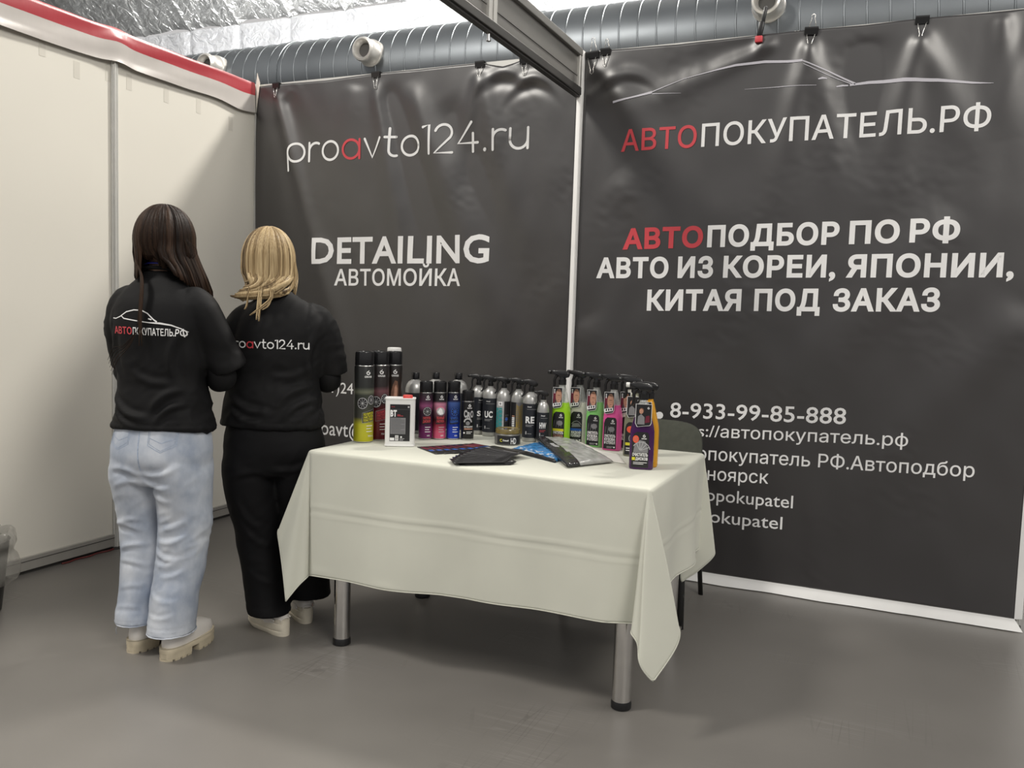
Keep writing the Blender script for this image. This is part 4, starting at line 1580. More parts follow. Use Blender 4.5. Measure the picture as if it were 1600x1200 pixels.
def spray_head(parent, z0, s, heading, nozzle_m=None, humped=False):
    """trigger sprayer pointing along heading (radians, parent frame)"""
    rot = Matrix.Rotation(heading, 3, 'Z')

    def T(x, y, z):
        v = rot @ Vector((x * s, y * s, z * s))
        return (v.x, v.y, v.z + z0)
    mb = MB()
    n = 24
    ringp = [(0.0150, 0.0), (0.0155, 0.002), (0.0155, 0.020), (0.0125, 0.0225), (0.0115, 0.032)]
    mb.loft([[T(r * math.cos(2 * PI * j / n), r * math.sin(2 * PI * j / n), z) for j in range(n)] for r, z in ringp])
    # shroud: a bevelled profile, narrow at the rear
    prof = [(-0.024, 0.030), (-0.029, 0.040), (-0.026, 0.049), (-0.012, 0.055), (0.020, 0.057), (0.046, 0.055), (0.050, 0.053), (0.050, 0.042), (0.044, 0.040), (0.022, 0.038), (0.013, 0.031), (-0.004, 0.027), (-0.014, 0.027)]
    if humped:
        prof = [(-0.022, 0.027), (-0.031, 0.033), (-0.033, 0.041), (-0.024, 0.052), (-0.006, 0.062), (0.016, 0.066), (0.046, 0.064), (0.050, 0.061), (0.050, 0.050), (0.044, 0.048), (0.020, 0.044), (0.010, 0.034), (-0.004, 0.028)]
    cx_, cz_ = 0.006, 0.043
    rings = []
    for yy, k in ((-0.0115, 0.80), (-0.0095, 0.95), (-0.006, 1.0), (0.006, 1.0), (0.0095, 0.95), (0.0115, 0.80)):
        rings.append([T(cx_ + (a - cx_) * k, yy * (1.0 if a < 0.03 else 0.8), cz_ + (b - cz_) * k) for a, b in prof])
    mb.loft(rings)
    hd = mb.build('spray_head', BLACK_PLASTIC, parent, 40)
    mb = MB()
    mb.loft([[T(x_, 0.0085 * k * math.cos(2 * PI * j / 16), (0.056 if humped else 0.048) + 0.0085 * k * math.sin(2 * PI * j / 16)) for j in range(16)] for x_, k in ((0.049, 1), (0.059, 1), (0.061, 0.85), (0.061, 0.35), (0.058, 0.3))])
    mb.build('nozzle', nozzle_m or BLACK_PLASTIC, hd, 40)
    pts = [T(0.018, 0, 0.040), T(0.029, 0, 0.030), T(0.034, 0, 0.016), T(0.033, 0, 0.0), T(0.036, 0, -0.014), T(0.041, 0, -0.022)]
    if humped:
        pts = [T(0.020, 0, 0.050), T(0.034, 0, 0.040), T(0.038, 0, 0.022), T(0.036, 0, 0.004), T(0.040, 0, -0.012), T(0.050, 0, -0.024)]
    mb = MB()
    mb.tube(pts, [0.0065 * s, 0.006 * s, 0.0055 * s, 0.0055 * s, 0.005 * s, 0.0035 * s], 10)
    mb.build('trigger', BLACK_PLASTIC, hd, True)
    return hd


# silver spray bottles
SPG = 'round silver spray bottles with black triggers'


def spray_bottle(x, y, r, h, art, label, band, head_s=1.0, turn=0.0):
    root = empty('spray_bottle', (x, y, PZ), label=label, cat='spray bottle', group=SPG)
    zc = h - 0.064 * head_s          # collar base
    zs = zc - 0.004
    MB().lathe([(r * 0.9, 0), (r, 0.003), (r, zs - 0.040), (r * 0.985, zs - 0.030), (r * 0.90, zs - 0.016), (r * 0.72, zs - 0.006), (r * 0.5, zs), (0.012, zs + 0.002), (0.012, zc + 0.004)], 40).build('bottle_body', SILVER, root, 50)
    if band:
        mb = MB()
        mb.lathe([(r + 0.0003, 0.016), (r + 0.0003, zs - 0.040)], 40, cap=False)
        mb.build('label_band', NAVY, root, 40)
    g = G()
    art(g, zs - 0.04, r)
    finish(g, 'label_print', cyl_map(r, cam_ang(x, y) + turn, h0=0.0007), root)
    spray_head(root, zc, head_s, rad(220), humped=True)
    return root


def letters_art(word, red=False, sz=0.024):
    def f(g, zt, r):
        w = r * 0.95 * (len(word) / 2)
        g.text('Detail', -0.4 * r, zt - 0.014, 0.0042, mi=WH, bold=0.02, layer=2)
        g.rect(-0.45 * r, zt - 0.022, 0.75 * r, zt - 0.0212, LG, 1)
        g.text(word, -0.62 * r, zt * 0.5, sz, -0.62 * r + w * 1.15, None, WH, 0.04, 2)
        bars(g, -0.6 * r, zt * 0.5 - 0.009, 1.0 * r, 2, 0.005, 0.0014, RD if red else LG)
        g.rect(-0.6 * r, 0.030, -0.45 * r, 0.042, LG, 2)
        bars(g, -0.35 * r, 0.032, 0.5 * r, 1, 0.004, 0.0014, LG)
    return f


def teal_art(g, zt, r):
    g.rect(-1.30 * r, 0.020, 0.05 * r, zt - 0.004, LG, 0, 10, 8)
    g.rect(-1.30 * r, 0.020, -0.15 * r, zt * 0.80, TE, 1, 10, 8)
    for i in range(7):
        for j in range(2):
            cx_, cy_ = -0.98 * r + j * 0.0165, 0.030 + i * 0.0165 + j * 0.0083
            p = [(cx_ + 0.0085 * math.cos(k * PI / 3), cy_ + 0.0085 * math.sin(k * PI / 3)) for k in range(7)]
            g.stroke(p, 0.0012, LG if i > 4 else TE, 2, ends=False) if i > 4 else g.stroke(p, 0.0012, GY, 2, ends=False)
    g.rect(-0.75 * r, zt - 0.022, -0.15 * r, zt - 0.006, WH, 3)
    g.disc(-0.45 * r, zt - 0.014, 0.004, GY, 4)
    g.rect(0.10 * r, 0.020, 1.2 * r, zt - 0.004, BK, 0, 10, 8)
    bars(g, 0.25 * r, 0.09, 0.5 * r, 4, 0.008, 0.0014, GY)
    g.disc(0.45 * r, 0.075, 0.006, BL, 2)


def gold_art(g, zt, r):
    g.rect(-1.3 * r, 0.020, -0.28 * r, zt - 0.004, BK, 0, 8, 8)
    g.rect(-0.28 * r, 0.020, 1.3 * r, zt - 0.004, GY, 0, 10, 10)
    for i in range(17):
        y0 = 0.022 + i * 0.0068
        if y0 > zt - 0.012:
            break
        g.stroke([(-0.26 * r + k * 0.0022, y0 + 0.0035 * math.sin(k * 0.55 + i * 0.5) + 0.002 * math.sin(k * 1.3)) for k in range(21)], 0.0034 if i < 8 else 0.0024, GO, 1, ends=False)
    g.rect(-0.98 * r, 0.030, -0.36 * r, 0.095, BK, 2)
    for i in range(8):
        g.rect(-0.9 * r, 0.034 + i * 0.0076, -0.45 * r, 0.039 + i * 0.0076, WH if i < 7 else SK, 3, 3, 1)


spray_bottle(1.888, -0.830, 0.0295, 0.246, letters_art('S', sz=0.02), 'silver spray bottle with black label mostly hidden behind the CRO can', True, 0.76, 0.5)
spray_bottle(1.952, -0.850, 0.0300, 0.247, letters_art('UC'), 'silver spray bottle with black UC label', True, 0.76, -0.1)
spray_bottle(2.012, -0.848, 0.0288, 0.243, teal_art, 'silver spray bottle with teal hexagon pattern behind the jar', False, 0.76, 0.0)
spray_bottle(2.072, -0.838, 0.0288, 0.242, gold_art, 'silver spray bottle with gold wave pattern behind the jar', False, 0.76, 0.0)
spray_bottle(2.151, -0.893, 0.0320, 0.244, letters_art('RE'), 'silver spray bottle with black RE label', True, 0.78, 0.0)
spray_bottle(2.212, -0.915, 0.0235, 0.205, letters_art('HW', True, 0.021), 'small silver spray bottle with black HW label', True, 0.62, 0.1)

# jar with olive lid
jr = empty('jar', (2.107, -1.010, PZ), label='low round jar with olive contents and a black HD label', cat='jar')
MB().lathe([(0.047, 0), (0.050, 0.002), (0.050, 0.038), (0.048, 0.041), (0, 0.041)], 48).build('jar_body', mat('jar_grey', (0.16, 0.16, 0.15), 0.35, metal=0.3, var=0.06), jr, 40)
MB().lathe([(0.0445, 0.041), (0.047, 0.0425), (0.0475, 0.056), (0.0455, 0.0595), (0.043, 0.060), (0.041, 0.0575), (0, 0.0575)], 48).build('lid', mat('olive_lid', (0.17, 0.13, 0.045), 0.15, var=0.2, vscale=40, coat=0.6), jr, 40, label='olive brown lid')
g = G()
g.rect(-0.042, 0.004, 0.060, 0.036, BK, 0, 20, 2)
g.text('HD', 0.015, 0.006, 0.022, 0.037, None, WH, 0.02, 2)
g.arc(-0.022, 0.0185, 0.0045, 0.6, 5.6, 0.002, YE, 2)
g.text('Detail', -0.015, 0.016, 0.0058, mi=WH, bold=0.03, layer=2)
finish(g, 'label_print', cyl_map(0.050, cam_ang(2.107, -1.010) - 0.05), jr)

# flat trigger bottles with a portrait card at the neck
TRG = 'flat trigger bottles with portrait neck cards on the right half of the table'
CLEAR = mat('clear_plastic', (0.60, 0.62, 0.60), 0.12, var=0.03, alpha=0.38, spec=0.7)


def trigger_bottle(x, y, rz, liquid, art, label, h=0.285, level=0.160, card=0, wd=0.035, tip=None, clear=True, head_turn=0.0):
    root = empty('trigger_bottle', (x, y, PZ), rz, label=label, cat='trigger bottle', group=TRG)
    dp = 0.0235
    prof = [(0.0, 0.94, 0.92), (0.003, 1.0, 1.0), (0.110, 1.0, 1.0), (0.125, 0.99, 0.99), (0.140, 0.93, 0.97), (0.160, 0.80, 0.91), (0.180, 0.66, 0.84), (0.200, 0.53, 0.74), (0.212, 0.46, 0.67), (0.218, 0.40, 0.60), (0.222, 0.34, 0.52), (0.230, 0.34, 0.52)]

    def ring(z):
        kx = float(np.interp(z, [p[0] for p in prof], [p[1] for p in prof]))
        ky = float(np.interp(z, [p[0] for p in prof], [p[2] for p in prof]))
        return ell(0, 0, z, wd * kx, dp * ky, 48, 3.6 if z < 0.2 else 2.6)
    zs_ = [0, 0.003, 0.04, 0.08, 0.110, 0.125, 0.140, 0.150, 0.160, 0.170, 0.180, 0.19, 0.200, 0.212, 0.218, 0.222, 0.230]
    lo = [z for z in zs_ if z < level] + [level]
    hi = [level] + [z for z in zs_ if z > level]
    MB().loft([ring(z) for z in lo]).build('bottle_body', liquid, root, 50)
    if clear:
        MB().loft([ring(z) for z in hi], cap=False).build('clear_neck', CLEAR, root, 50, label='clear empty bottle neck')
    else:
        MB().loft([ring(z) for z in hi]).build('bottle_shoulder', liquid, root, 50)

    def face(u, v, hh):
        kx = float(np.interp(v, [p[0] for p in prof], [p[1] for p in prof]))
        ky = float(np.interp(v, [p[0] for p in prof], [p[2] for p in prof]))
        q = min(0.999, abs(u) / (wd * kx))
        return (u, -dp * ky * (1 - q ** 3.6) ** (1 / 3.6) - 0.0006 - hh, v)
    g = G()
    art(g, wd)
    finish(g, 'label_print', face, root, cut=(0.004, 0.010))
    zc = h - 0.056
    spray_head(root, zc, 0.98, PI - head_turn, tip)
    # portrait card hanging from the collar
    g = G()
    cw, c0, c1 = 0.0185, 0.138, 0.218
    if card == 1:
        cw, c0, c1 = 0.025, 0.142, 0.216
    outl = [(-cw, c0 + 0.012), (-cw + 0.006, c0), (cw - 0.004, c0 + 0.006), (cw, c0 + 0.014), (cw, c1), (-cw, c1)]
    big = [(a * 1.06, (b - 0.18) * 1.03 + 0.18) for a, b in outl]
    g.poly(big, WH, 0)
    g.poly(outl, BK, 1)
    if card == 1:
        g.disc(-0.007, 0.195, 0.0095, BR, 2, 0.8, 18)
        g.disc(-0.008, 0.193, 0.0085, SK, 3, 0.75, 18)
        g.poly([(-0.020, 0.150), (-0.018, 0.176), (-0.008, 0.184), (0.003, 0.174), (0.004, 0.150)], GY, 2)
        g.poly([(0.004, 0.155), (0.008, 0.178), (0.019, 0.180), (0.021, 0.158)], MR, 2)
        g.emblem(0.015, 0.204, 0.0035, WH, 3)
    else:
        g.rect(-cw * 0.9, c0 + 0.02, -cw * 0.2, c1 - 0.018, MR, 2, 3, 3)
        g.poly([(-0.012, 0.158), (-0.010, 0.172), (0.004, 0.176), (0.014, 0.168), (0.014, 0.158)], GY, 2)
        g.disc(0.005, 0.186, 0.027, SK, 3, 0.46, 20)
        g.poly([(-0.005, 0.206), (0.005, 0.2135), (0.014, 0.206), (0.012, 0.203), (0.0, 0.204)], BR, 4)
        g.rect(0.000, 0.188, 0.011, 0.190, BR, 4, 2, 1)
        g.rect(0.002, 0.172, 0.009, 0.1735, MR, 4, 2, 1)
        for k_ in range(3):
            g.disc(-0.012, 0.210 - k_ * 0.006, 0.0022, WH, 3)
        g.poly([(-0.017, 0.143), (0.015, 0.150), (0.015, 0.162), (-0.017, 0.156)], WH, 4)
        for k_ in range(3):
            g.rect(-0.012 + 0.009 * k_, 0.148 + 0.0015 * k_, -0.007 + 0.009 * k_, 0.156 + 0.0015 * k_, BK, 5, 2, 1)
    xo, yo = (-0.010, -0.026) if card == 0 else (0.002, -0.027)
    finish(g, 'neck_card', lambda u, v, hh: (u + xo, yo - hh - 0.10 * max(0, 0.19 - v) * 0.3, v), root, cut=(0.02, 0.02), label='small printed card with a face')
    return root


def arch(g, wd, col=BK):
    w = wd * 0.80
    pts = [(-w, 0.006), (w * 0.74, 0.006), (w * 0.74, 0.108)]
    pts += [(w * 0.74 - w * 0.30 * (1 - math.cos(a)), 0.108 + 0.016 * math.sin(a)) for a in (0.4, 0.8, 1.2, 1.57)]
    pts += [(-w * 0.55, 0.124), (-w * 0.85, 0.116), (-w, 0.10)]
    g.poly(pts, col, 0)
    g.emblem(w * 0.22, 0.111, 0.0045, WH)
    g.text('GRASS', w * 0.22, 0.1005, 0.0038, mi=WH, bold=0.03, layer=2, align=0.5)
    return w


def art_lines(words, pic, strip=None):
    def f(g, wd):
        w = arch(g, wd)
        if pic == 'grill':
            for i in range(4):
                g.stroke([(-w * 0.8 + i * 0.010, 0.064), (-w * 0.7 + i * 0.010, 0.09)], 0.0012, GY, 1)
            g.disc(0.002, 0.08, 0.010, GY, 1, 1.2)
        else:
            g.stroke([(-w * 0.8, 0.075), (-w * 0.4, 0.085), (0, 0.088), (w * 0.4, 0.083), (w * 0.6, 0.075)], 0.0016, LG, 1)
            g.poly([(-w * 0.8, 0.062), (-w * 0.6, 0.078), (w * 0.3, 0.080), (w * 0.6, 0.066)], GY, 1)
        if strip is not None:
            g.rect(-w * 0.95, 0.048, w * 0.66, 0.058, strip, 1)
        for i, (t_, c) in enumerate(words):
            g.text(t_, -w * 0.85, 0.050 - i * 0.0125 if strip is None else 0.0375 - i * 0.0125, 0.0092, w * 0.62, None, c, 0.04, 2)
        bars(g, -w * 0.5, 0.014, w * 0.9, 2, 0.004, 0.0014, LG)
        g.disc(w * 0.52, 0.013, 0.003, WH, 2)
    return f


LIME = mat('lime_liquid', (0.30, 0.58, 0.02), 0.25, var=0.05)
MILK = mat('milky_liquid', (0.62, 0.60, 0.53), 0.28, var=0.03)
MINT = mat('green_liquid', (0.20, 0.52, 0.15), 0.25, var=0.05)
PINK = mat('pink_liquid', (0.66, 0.09, 0.30), 0.25, var=0.05)
VIO = mat('purple_liquid', (0.050, 0.012, 0.075), 0.18, var=0.2)
AMB = mat('amber_liquid', (0.62, 0.30, 0.015), 0.22, var=0.08)
OLV = mat('grey_olive_liquid', (0.20, 0.20, 0.14), 0.25, var=0.08)
trigger_bottle(2.268, -0.862, rad(3), LIME, art_lines([('ОЧИСТИТЕЛЬ', WH), ('САЛОНА', SK)], 'grill', YE), 'flat trigger bottle of lime green liquid with a portrait card')
trigger_bottle(2.323, -0.812, rad(3), MILK, art_lines([('ЖИДКИЙ', WH), ('ПОЛИМЕР', WH)], 'car', BL), 'flat trigger bottle of milky white liquid beside the lime one', head_turn=0.25)
trigger_bottle(2.411, -0.868, rad(3), MINT, art_lines([('ОЧИСТИТЕЛЬ', WH), ('КУЗОВА', WH), ('И СТЕКОЛ', WH)], 'grill'), 'flat trigger bottle of pale green liquid beside the pink one', level=0.172)
trigger_bottle(2.494, -0.912, rad(3), PINK, art_lines([('ОЧИСТИТЕЛЬ', WH), ('КУЗОВА', WH), ('И СТЕКОЛ', WH)], 'grill'), 'flat trigger bottle of bright pink liquid with a portrait card', level=0.170, head_turn=-0.1)
trigger_bottle(2.540, -0.858, rad(3), MILK, art_lines([('ОЧИСТИТЕЛЬ', WH), ('ШИН', WH)], 'grill'), 'flat white trigger bottle with dark label right of the pink one', clear=False, head_turn=0.15)


def art_dark(g, wd):
    w = arch(g, wd)
    g.disc(-w * 0.35, 0.098, 0.012, OR, 3, 1, 20)
    wheel(g, 0.004, 0.066, 0.018, 2, 1.1)
    g.rect(-w * 0.9, 0.040, w * 0.0, 0.050, YE, 3)
    bars(g, -w * 0.8, 0.028, w * 1.3, 2, 0.008, 0.003, WH)


def art_purple(g, wd):
    w = arch(g, wd)
    g.disc(-w * 0.62, 0.100, 0.0125, OR, 3, 0.8, 20)
    for k_ in range(3):
        g.rect(-w * 0.85, 0.104 - k_ * 0.005, -w * 0.42, 0.1055 - k_ * 0.005, SK, 4, 3, 1)
    g.poly([(-w * 0.85, 0.056), (-w * 0.70, 0.084), (-w * 0.2, 0.098), (w * 0.35, 0.094), (w * 0.66, 0.070), (w * 0.66, 0.056)], GY, 1)
    for k_ in range(5):
        a = -0.5 + 0.42 * k_
        g.stroke([(-w * 0.15, 0.062), (-w * 0.15 + 0.030 * math.sin(a), 0.062 + 0.032 * math.cos(a))], 0.0022, LG, 2)
    g.arc(-w * 0.05, 0.062, 0.029, rad(10), rad(150), 0.0025, LG, 2)
    g.text('ОЧИСТИТЕЛЬ', -w * 0.90, 0.044, 0.0095, w * 0.66, None, WH, 0.04, 3)
    g.rect(-w * 0.95, 0.030, -w * 0.62, 0.040, YE, 3)
    g.text('ДИСКОВ', -w * 0.58, 0.031, 0.0085, w * 0.66, None, WH, 0.04, 3)
    bars(g, -w * 0.8, 0.022, w * 1.4, 2, 0.005, 0.0018, WH)


trigger_bottle(2.601, -1.000, rad(8), OLV, art_dark, 'flat trigger bottle with black label half hidden behind the purple one', clear=False, card=1)
trigger_bottle(2.703, -1.180, rad(8), AMB, art_lines([('ОЧИСТИТЕЛЬ', WH)], 'car'), 'flat trigger bottle of amber yellow liquid behind the purple one', clear=False)
trigger_bottle(2.698, -1.238, rad(14), VIO, art_purple, 'flat trigger bottle of dark purple liquid nearest the table corner', card=1, wd=0.040, tip=mat('white_tip', (0.7, 0.7, 0.68), 0.4), level=0.172)

# ------------------------------------------------------------------ leaflets and packs
FLY = mat('black_leaflet', (0.014, 0.013, 0.014), 0.28, var=0.15, vscale=20, spec=0.55)
FLY_E = mat('leaflet_edge', (0.30, 0.30, 0.30), 0.5, var=0.1)
ORD = ['lowest', 'second from the bottom', 'third from the bottom', 'fourth from the bottom', 'fifth from the bottom', 'sixth from the bottom', 'seventh from the bottom', 'eighth from the bottom', 'ninth from the bottom', 'topmost']


def leaflet(x, y, z, ang, lx, ly, label, group, style, tilt=0.0):
    """black card printed with a red and a white band; long axis along ang"""
    root = empty('leaflet', (x, y, z), ang, label=label, cat='leaflet', group=group)
    mb = MB()
    mb.grid(lambda u, v: ((u - 0.5) * lx, (v - 0.5) * ly, 0.0012 + tilt * (u - 0.5) ** 2 * 4), 10, 2)
    s_ = mb.build('card', FLY, root, True)
    sd = s_.modifiers.new('thickness', 'SOLIDIFY')
    sd.thickness = 0.0008
    sd.offset = -1
    g = G()
    if style == 0:
        g.rect(-lx * 0.40, -ly * 0.42, -lx * 0.08, ly * 0.42, MR, 0, 6, 2)
        g.rect(0.0, -ly * 0.42, lx * 0.14, ly * 0.42, BL, 0, 4, 2)
        g.stroke([(-lx * 0.46, -ly * 0.2), (lx * 0.1, -ly * 0.2)], 0.003, SK, 1)
        g.rect(lx * 0.34, ly * 0.05, lx * 0.46, ly * 0.32, LG, 1, 2, 1)
    else:
        g.stroke([(-lx * 0.42, ly * 0.30), (-lx * 0.1, ly * 0.36), (lx * 0.3, ly * 0.24)], 0.002, GY, 1)
        g.rect(-lx * 0.44, ly * 0.10, -lx * 0.08, ly * 0.18, GY, 1, 4, 1)
        g.rect(-lx * 0.44, -ly * 0.36, lx * 0.10, -ly * 0.30, GY, 1, 4, 1)
        g.rect(lx * 0.34, ly * 0.0, lx * 0.44, ly * 0.16, LG, 1, 2, 1)
    finish(g, 'print', lambda u, v, h: (u, v, 0.0015 + tilt * (u / lx) ** 2 * 4 + h), root, cut=(0.02, 0.02))
    return root


random.seed(11)
for i in range(7):
    leaflet(1.962 + 0.020 * i, -1.305 + 0.019 * i, PZ + 0.0004 + 0.0011 * i, rad(-36 + 3.0 * i), 0.165, 0.085,
            'black leaflet in the flat rear fan, %s of seven' % (ORD[i] if i < 6 else 'topmost'), 'black leaflets fanned out in the rear row', 0, 0.0)
for i in range(10):
    a = rad(219 - 6.6 * i)
    px_, py_ = 2.278, -1.398
    L_ = 0.085
    leaflet(px_ + L_ * math.cos(a) + 0.002 * i - 0.006, py_ + L_ * math.sin(a) + 0.012 * i - 0.016, PZ + 0.0088 + 0.0012 * i, a, 0.175, 0.082,
            'black leaflet in the curved front fan, %s of ten' % ORD[i], 'black leaflets fanned out at the front', 1, 0.0)
# a few thicker cards under the front fan
for i in range(6):
    leaflet(2.220 + 0.002 * i, -1.452 + 0.004 * i, PZ + 0.0004 + 0.0013 * i, rad(37 + 0.8 * i), 0.172, 0.080,
            'black leaflet in the stack under the front fan, %s of six' % (ORD[i] if i < 5 else 'topmost'), 'black leaflets stacked under the front fan', 1, 0.0)


def pillow(name, corners, z0, th, mats, fn_mi, wr, seed, **kw):
    """soft flat pack over four corners (bilinear), thickness th, wrinkled"""
    c = [Vector(q) for q in corners]
    mb = MB()
    nu, nv = 40, 40
    for side in (1, 0):
        def f(u, v):
            p = c[0] * (1 - u) * (1 - v) + c[1] * u * (1 - v) + c[2] * u * v + c[3] * (1 - u) * v
            e_ = (16 * u * (1 - u) * v * (1 - v)) ** 0.22 if 0 < u < 1 and 0 < v < 1 else 0.0
            w_ = wr * (noise.noise(Vector((u * 7, v * 5, seed))) + 0.6 * noise.noise(Vector((u * 16, v * 13, seed + 3)))) * e_
            return (p.x, p.y, p.z + (th * e_ + w_ if side else 0.0) + 0.0012)
        k0 = len(mb.f)
        mb.grid(f, nu, nv)
        for i in range(nu * nv):
            mb.m[k0 + i] = fn_mi((i % nu + 0.5) / nu, (i // nu + 0.5) / nv) if side else 0
    o = mb.build(name, mats, None, True, weld=True, **kw)
    return o


sheet_m = mat('white_paper', (0.78, 0.77, 0.72), 0.6, var=0.02)
# white sheet, one corner raised against the bottles
mb = MB()
sc_ = [Vector((2.392, -1.120, PZ)), Vector((2.632, -1.186, PZ)), Vector((2.548, -1.000, PZ)), Vector((2.350, -0.910, PZ))]
mb.grid(lambda u, v: tuple(sc_[0] * (1 - u) * (1 - v) + sc_[1] * u * (1 - v) + sc_[2] * u * v + sc_[3] * (1 - u) * v + Vector((0, 0, 0.001 + 0.040 * max(0, (1 - u) + v - 1.35) ** 1.2))), 16, 16)
sh = mb.build('paper_sheet', sheet_m, None, True, label='white paper sheet under the grey pack, one corner raised towards the bottles', cat='paper')
sd = sh.modifiers.new('thickness', 'SOLIDIFY')
sd.thickness = 0.0006
blue_m = mat('blue_pack_film', (0.05, 0.24, 0.55), 0.16, var=0.35, vscale=26, spec=0.7, bump=0.3, bscale=40)
pillow('cloth_pack', [(2.185, -1.165, PZ), (2.420, -1.310, PZ), (2.420, -0.990, PZ), (2.215, -0.950, PZ)], PZ, 0.016,
       [blue_m, mat('pack_white_print', (0.55, 0.62, 0.70), 0.25), BLACK_INK], lambda u, v: 2 if v < 0.05 else (1 if v < 0.22 and noise.noise(Vector((u * 14, v * 22, 5))) > 0.12 else 0), 0.004, 4, label='blue glossy film pack lying under the grey one', cat='pack')
grey_m = mat('grey_cloth_in_film', (0.36, 0.365, 0.355), 0.22, var=0.18, vscale=30, spec=0.6, bump=0.25, bscale=50)
pillow('cloth_pack', [(2.198, -0.965, PZ + 0.022), (2.492, -1.385, PZ + 0.004), (2.590, -1.195, PZ + 0.003), (2.330, -0.925, PZ + 0.022)], PZ, 0.018,
       [grey_m, mat('black_pack_film', (0.014, 0.014, 0.015), 0.14, var=0.2, spec=0.7, bump=0.4, bscale=45), LGREY_INK], lambda u, v: (2 if 0.36 < u < 0.52 and 0.12 < v < 0.22 else 1) if v < 0.27 else 0, 0.0045, 9, label='grey cloth pack in clear film with a black folded edge on top', cat='pack')

# ------------------------------------------------------------------ the two people, seen from behind
SKIN = mat('skin', (0.55, 0.36, 0.27), 0.5, var=0.05, vscale=30, bump=0.03, bscale=300, bdist=0.001)
SHIRT = mat('black_jersey', (0.0055, 0.0055, 0.0062), 0.72, var=0.12, vscale=14, spec=0.22, bump=0.10, bscale=420, bdist=0.0008)
PANT = mat('black_trouser_cloth', (0.0040, 0.0040, 0.0048), 0.72, var=0.12, vscale=10, spec=0.20, bump=0.06, bscale=380, bdist=0.0008)
DENIM = mat('light_denim', (0.27, 0.315, 0.40), 0.80, col2=(0.58, 0.61, 0.66), vscale=9.0, detail=9, spec=0.2, bump=0.25, bscale=520, bdist=0.0008, stretch=(1, 1, 0.7))
STITCH = mat('denim_seam', (0.30, 0.36, 0.47), 0.8, var=0.2, vscale=120)
LEATHER = mat('white_leather', (0.72, 0.69, 0.65), 0.42, var=0.03, vscale=10, bump=0.03, bscale=80)
SOLE_S = mat('off_white_sole', (0.66, 0.61, 0.50), 0.55, var=0.10, vscale=22)
SOLE_W = mat('cream_sole', (0.56, 0.49, 0.36), 0.55, var=0.16, vscale=18)
STITCHED = mat('welt_thread', (0.40, 0.36, 0.28), 0.6, var=0.1)
GUSSET = mat('grey_elastic', (0.40, 0.38, 0.36), 0.8, var=0.1, bump=0.2, bscale=200)
BLUE_BAND = mat('blue_band', (0.03, 0.035, 0.32), 0.5, var=0.1)
HAIR_D = hair_mat('brown_hair', (0.007, 0.004, 0.0028), (0.017, 0.0092, 0.006), (0.044, 0.025, 0.016), 0.50)
HAIR_B = hair_mat('blonde_hair', (0.050, 0.032, 0.018), (0.25, 0.175, 0.090), (0.56, 0.435, 0.255), 0.45)


def rings_from(keys, n=56, samples=None, e=2.3):
    """keys: (z, cx, cy, rx, ry) bottom to top"""
    s = spline(keys, samples or len(keys) * 5)
    return [ell(q[1], q[2], q[0], q[3], q[4], n, e) for q in s]


def add_hand(mb, wrist, along, back, side):
    """palm, four unequal curled fingers and a thumb; along = wrist to knuckles, back = back of hand, side = +1 right hand"""
    X = Vector(along).normalized()
    Z = Vector(back)
    Z = (Z - X * Z.dot(X)).normalized()
    Y = Z.cross(X) * side
    W = Vector(wrist)

    def T(x, y, z):
        return tuple(W + X * x + Y * y + Z * z)
    rings = []
    for x, hy, hz in ((-0.012, 0.021, 0.016), (0.005, 0.022, 0.016), (0.03, 0.032, 0.0155), (0.06, 0.038, 0.0145), (0.082, 0.038, 0.0125), (0.090, 0.034, 0.009)):
        rings.append([T(x, hy * math.cos(2 * PI * j / 20), hz * math.sin(2 * PI * j / 20)) for j in range(20)])
    mb.loft(rings)
    for y, ln, sp_ in ((0.029, 0.070, 4), (0.010, 0.079, 1), (-0.010, 0.073, -2), (-0.028, 0.057, -6)):
        p = [T(0.070, y, 0.0)]
        x, z, a = 0.086, 0.001, 0.0
        p.append(T(x, y, z))
        for k_, (f_, bend) in enumerate(((0.45, 24), (0.30, 48), (0.25, 30))):
            a += rad(bend)
            x += ln * f_ * math.cos(a)
            z -= ln * f_ * math.sin(a)
            p.append(T(x, y + sp_ * 0.001 * (k_ + 1), z))
        mb.tube(p, [0.009, 0.0092, 0.0086, 0.0078, 0.0062], 10)
    mb.tube([T(0.018, 0.018, -0.004), T(0.036, 0.038, -0.012), T(0.058, 0.050, -0.026), T(0.078, 0.050, -0.040)], [0.0125, 0.0115, 0.0098, 0.0072], 10)


